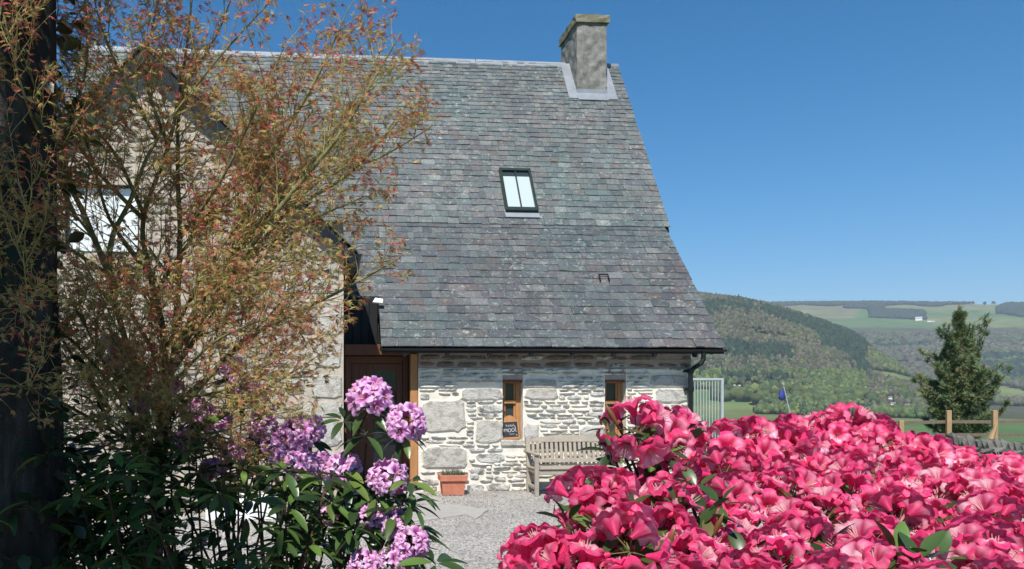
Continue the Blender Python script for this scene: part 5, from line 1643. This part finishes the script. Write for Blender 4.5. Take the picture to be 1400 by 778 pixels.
ok = ~nearh & ((lower & ~fld & (wrng.random(len(X)) < .9) & (n1 > .30)) | plant | valley) & ~((px > 1185) & (px < 1262) & (py > 541) & (wrng.random(len(X)) < .6))
con_a = plant | ((n1 > .60) & lower)
bare = (n1 < .50) & ~con_a
col = np.where(con_a[:, None], pick(CON, len(X)), np.where(bare[:, None], pick(BARE, len(X)), np.where((n2 > .5)[:, None], pick(FRESH, len(X)) * .85, pick(OLV, len(X)))))
h = wrng.uniform(10, 19, len(X)); h = np.where(plant, 15 + wrng.uniform(-1.5, 1.5, len(X)), h); w = np.where(plant, 9, wrng.uniform(6, 11, len(X)))
X, Y, h, w, col, con = X[ok], Y[ok], h[ok], w[ok], col[ok], con_a[ok]
trees_mesh('far_slope_woods', X, Y, h, w, col)
# dense plantations need closer planting
Xs, Ys = scatter_pts(60000, 28, 47, 3300, R2B)
Z = terrain(Xs, Ys); px, py, dep = proj(Xs, Ys, Z)
px = px + 10 * (fbm(Xs / 90., Ys / 90., 92) - .5); py = py + 3.5 * (fbm(Xs / 120., Ys / 120., 93) - .5)
plant = ((px > 1047) & (px < 1295) & (py < 417.6 + 1.0 * np.sin(px * .09))) | ((px > 1157) & (px < 1206) & (py < 422)) | ((px > 1190) & (px < 1264) & (py > 424 + (px - 1190) * .035) & (py < 433.5 + (px - 1190) * .06)) \
    | ((px > 1364) & (py > 412) & (py < 429 + (px - 1364) * .12) & (px - 1364 > (422 - py) * 2.2)) | ((px > 1295) & (py < 416.3))
plant &= (fbm(Xs / 60., Ys / 60., 91) > .22)
X, Y = Xs[plant], Ys[plant]; n = len(X); con = np.ones(n, bool)
trees_mesh('plantations', X, Y, 14 + wrng.uniform(-2, 2, n), np.full(n, 9.0), pick(CON, n))

def cottage(px, py, wpx, label, wallm, roofm, ang=0.0, hk=.55, group=None):
    p = hit(px, py)
    if p is None: return
    dep = proj(p.x, p.y, p.z)[2]; L = wpx / F * dep; W = L * .5; h = L * hk * .55; rh = L * .26
    o = empty('far_house', p); tag(o, label, 'house', group)
    mt = Matrix.Translation(p) @ Matrix.Rotation(-math.atan2(p.x, p.y) + ang, 4, 'Z')
    m_ = MB()
    prof = [(-W / 2, -2), (W / 2, -2), (W / 2, h), (0, h + rh), (-W / 2, h)]
    vs = [mt @ Vector((x, y, z)) for x in (-L / 2, L / 2) for y, z in prof]
    m_.add(vs, [tuple(range(5)), tuple(range(5, 10))[::-1]] + [(i, (i + 1) % 5, (i + 1) % 5 + 5, i + 5) for i in range(5)])
    m_.build('wall', wallm, o)
    m_ = MB()
    for sg in (1, -1):
        q = [(sg * (W / 2 + .03 * L), h - .03 * L), (0, h + rh + .02 * L)]
        vs = [mt @ Vector((x, y, z + dz_)) for dz_ in (0.012 * L, .035 * L) for x in (-L / 2 - .02 * L, L / 2 + .02 * L) for y, z in q]
        m_.add(vs, [(0, 1, 3, 2), (4, 6, 7, 5), (0, 4, 5, 1), (2, 3, 7, 6), (0, 2, 6, 4), (1, 5, 7, 3)])
    m_.build('roof', roofm, o)
gr = simple('far_slate', (.16, .17, .18), .7)
lw = simple('white_harling', (.78, .77, .74), .8)
cottage(1256, 438, 8, 'long white farm shed beside the dark plantation on the far hill', lw, simple('pale_roof', (.36, .37, .38), .6), .1)
cottage(1270, 440, 5, 'smaller white farmhouse right of the long farm shed on the far hill', lw, gr, .3)
cottage(1276, 440, 3.5, 'smallest white outbuilding at the right end of the far hill farm', lw, gr, -.2)
for px, py, w, lab in ((1217, 546, 6, 'white cottage highest up among the valley trees left of the pine'), (1221, 554, 7, 'white cottage in the middle of the valley hamlet left of the pine'), (1240, 557, 8, 'pale house lowest of the valley hamlet nearest the pine'),
                       (1196, 557, 6, 'pale cottage at the left end of the valley hamlet'), (1183, 545, 4, 'tiny white cottage set apart in trees left of the hamlet'),
                       (992, 528, 3, 'tiny white house at the hill foot just right of the railing'), (1004, 528, 3, 'tiny white house in the middle of three below the dark wood'), (1011, 528, 3, 'tiny white house rightmost of three below the dark wood')):
    cottage(px, py, w, lab, lw, gr, wrng.uniform(-.5, .5))

# ================================================================== LIGHT, SKY, HAZE, CAMERA
SUN_EL, SUN_BEAR = R(52), R(180 + 21)
w = bpy.data.worlds.new('World'); SC.world = w; w.use_nodes = True
nt = w.node_tree; sk = nt.nodes.new('ShaderNodeTexSky'); sk.sky_type = 'NISHITA'; sk.sun_disc = False
sk.sun_elevation = SUN_EL; sk.sun_rotation = SUN_BEAR; sk.altitude = 100; sk.air_density = 1.0; sk.dust_density = 0.0; sk.ozone_density = 8.0
bg = nt.nodes['Background']; bg.inputs[1].default_value = 0.085
hs = nt.nodes.new('ShaderNodeHueSaturation'); hs.inputs['Saturation'].default_value = 1.30; hs.inputs['Hue'].default_value = 0.492
nt.links.new(sk.outputs[0], hs.inputs['Color']); nt.links.new(hs.outputs[0], bg.inputs[0])
sl = bpy.data.lights.new('sun', 'SUN'); sl.energy = 4.8; sl.angle = R(0.53); sl.color = (1.0, 0.955, 0.89)
so = bpy.data.objects.new('sun', sl); COL.objects.link(so)
dsun = Vector((math.sin(SUN_BEAR) * math.cos(SUN_EL), math.cos(SUN_BEAR) * math.cos(SUN_EL), math.sin(SUN_EL)))
so.rotation_euler = dsun.to_track_quat('Z', 'Y').to_euler(); so.location = dsun * 30

hz = MB(); hz.box(-3500, 6500, -400, 8500, -75, 640)
tm = NT('haze_air'); pv = tm.n('VolumePrincipled'); pv.inputs['Color'].default_value = (.72, .82, .95, 1); pv.inputs['Density'].default_value = 1.15e-4; pv.inputs['Anisotropy'].default_value = 0.0
tm.l(pv.outputs[0], tm.out.inputs['Volume'])
ho = hz.build('haze', tm.mat); tag(ho, kind='stuff')

cam = bpy.data.cameras.new('camera'); co = bpy.data.objects.new('camera', cam); COL.objects.link(co); SC.camera = co
co.location = (0, 0, CZ); co.rotation_euler = (R(90), 0, -YAW)
cam.sensor_width = 36; cam.lens = F / 1400 * 36; cam.shift_x = (700 - PX) / 1400; cam.shift_y = (PY - 389) / 1400
cam.clip_start = .05; cam.clip_end = 20000
vs_ = SC.view_settings; vs_.view_transform = 'Standard'; vs_.look = 'None'; vs_.gamma = 1; vs_.use_curve_mapping = False; vs_.exposure = 0.5
SC.cycles.max_bounces = 6; SC.cycles.transparent_max_bounces = 4; SC.cycles.volume_bounces = 0
SC.cycles.use_denoising = True
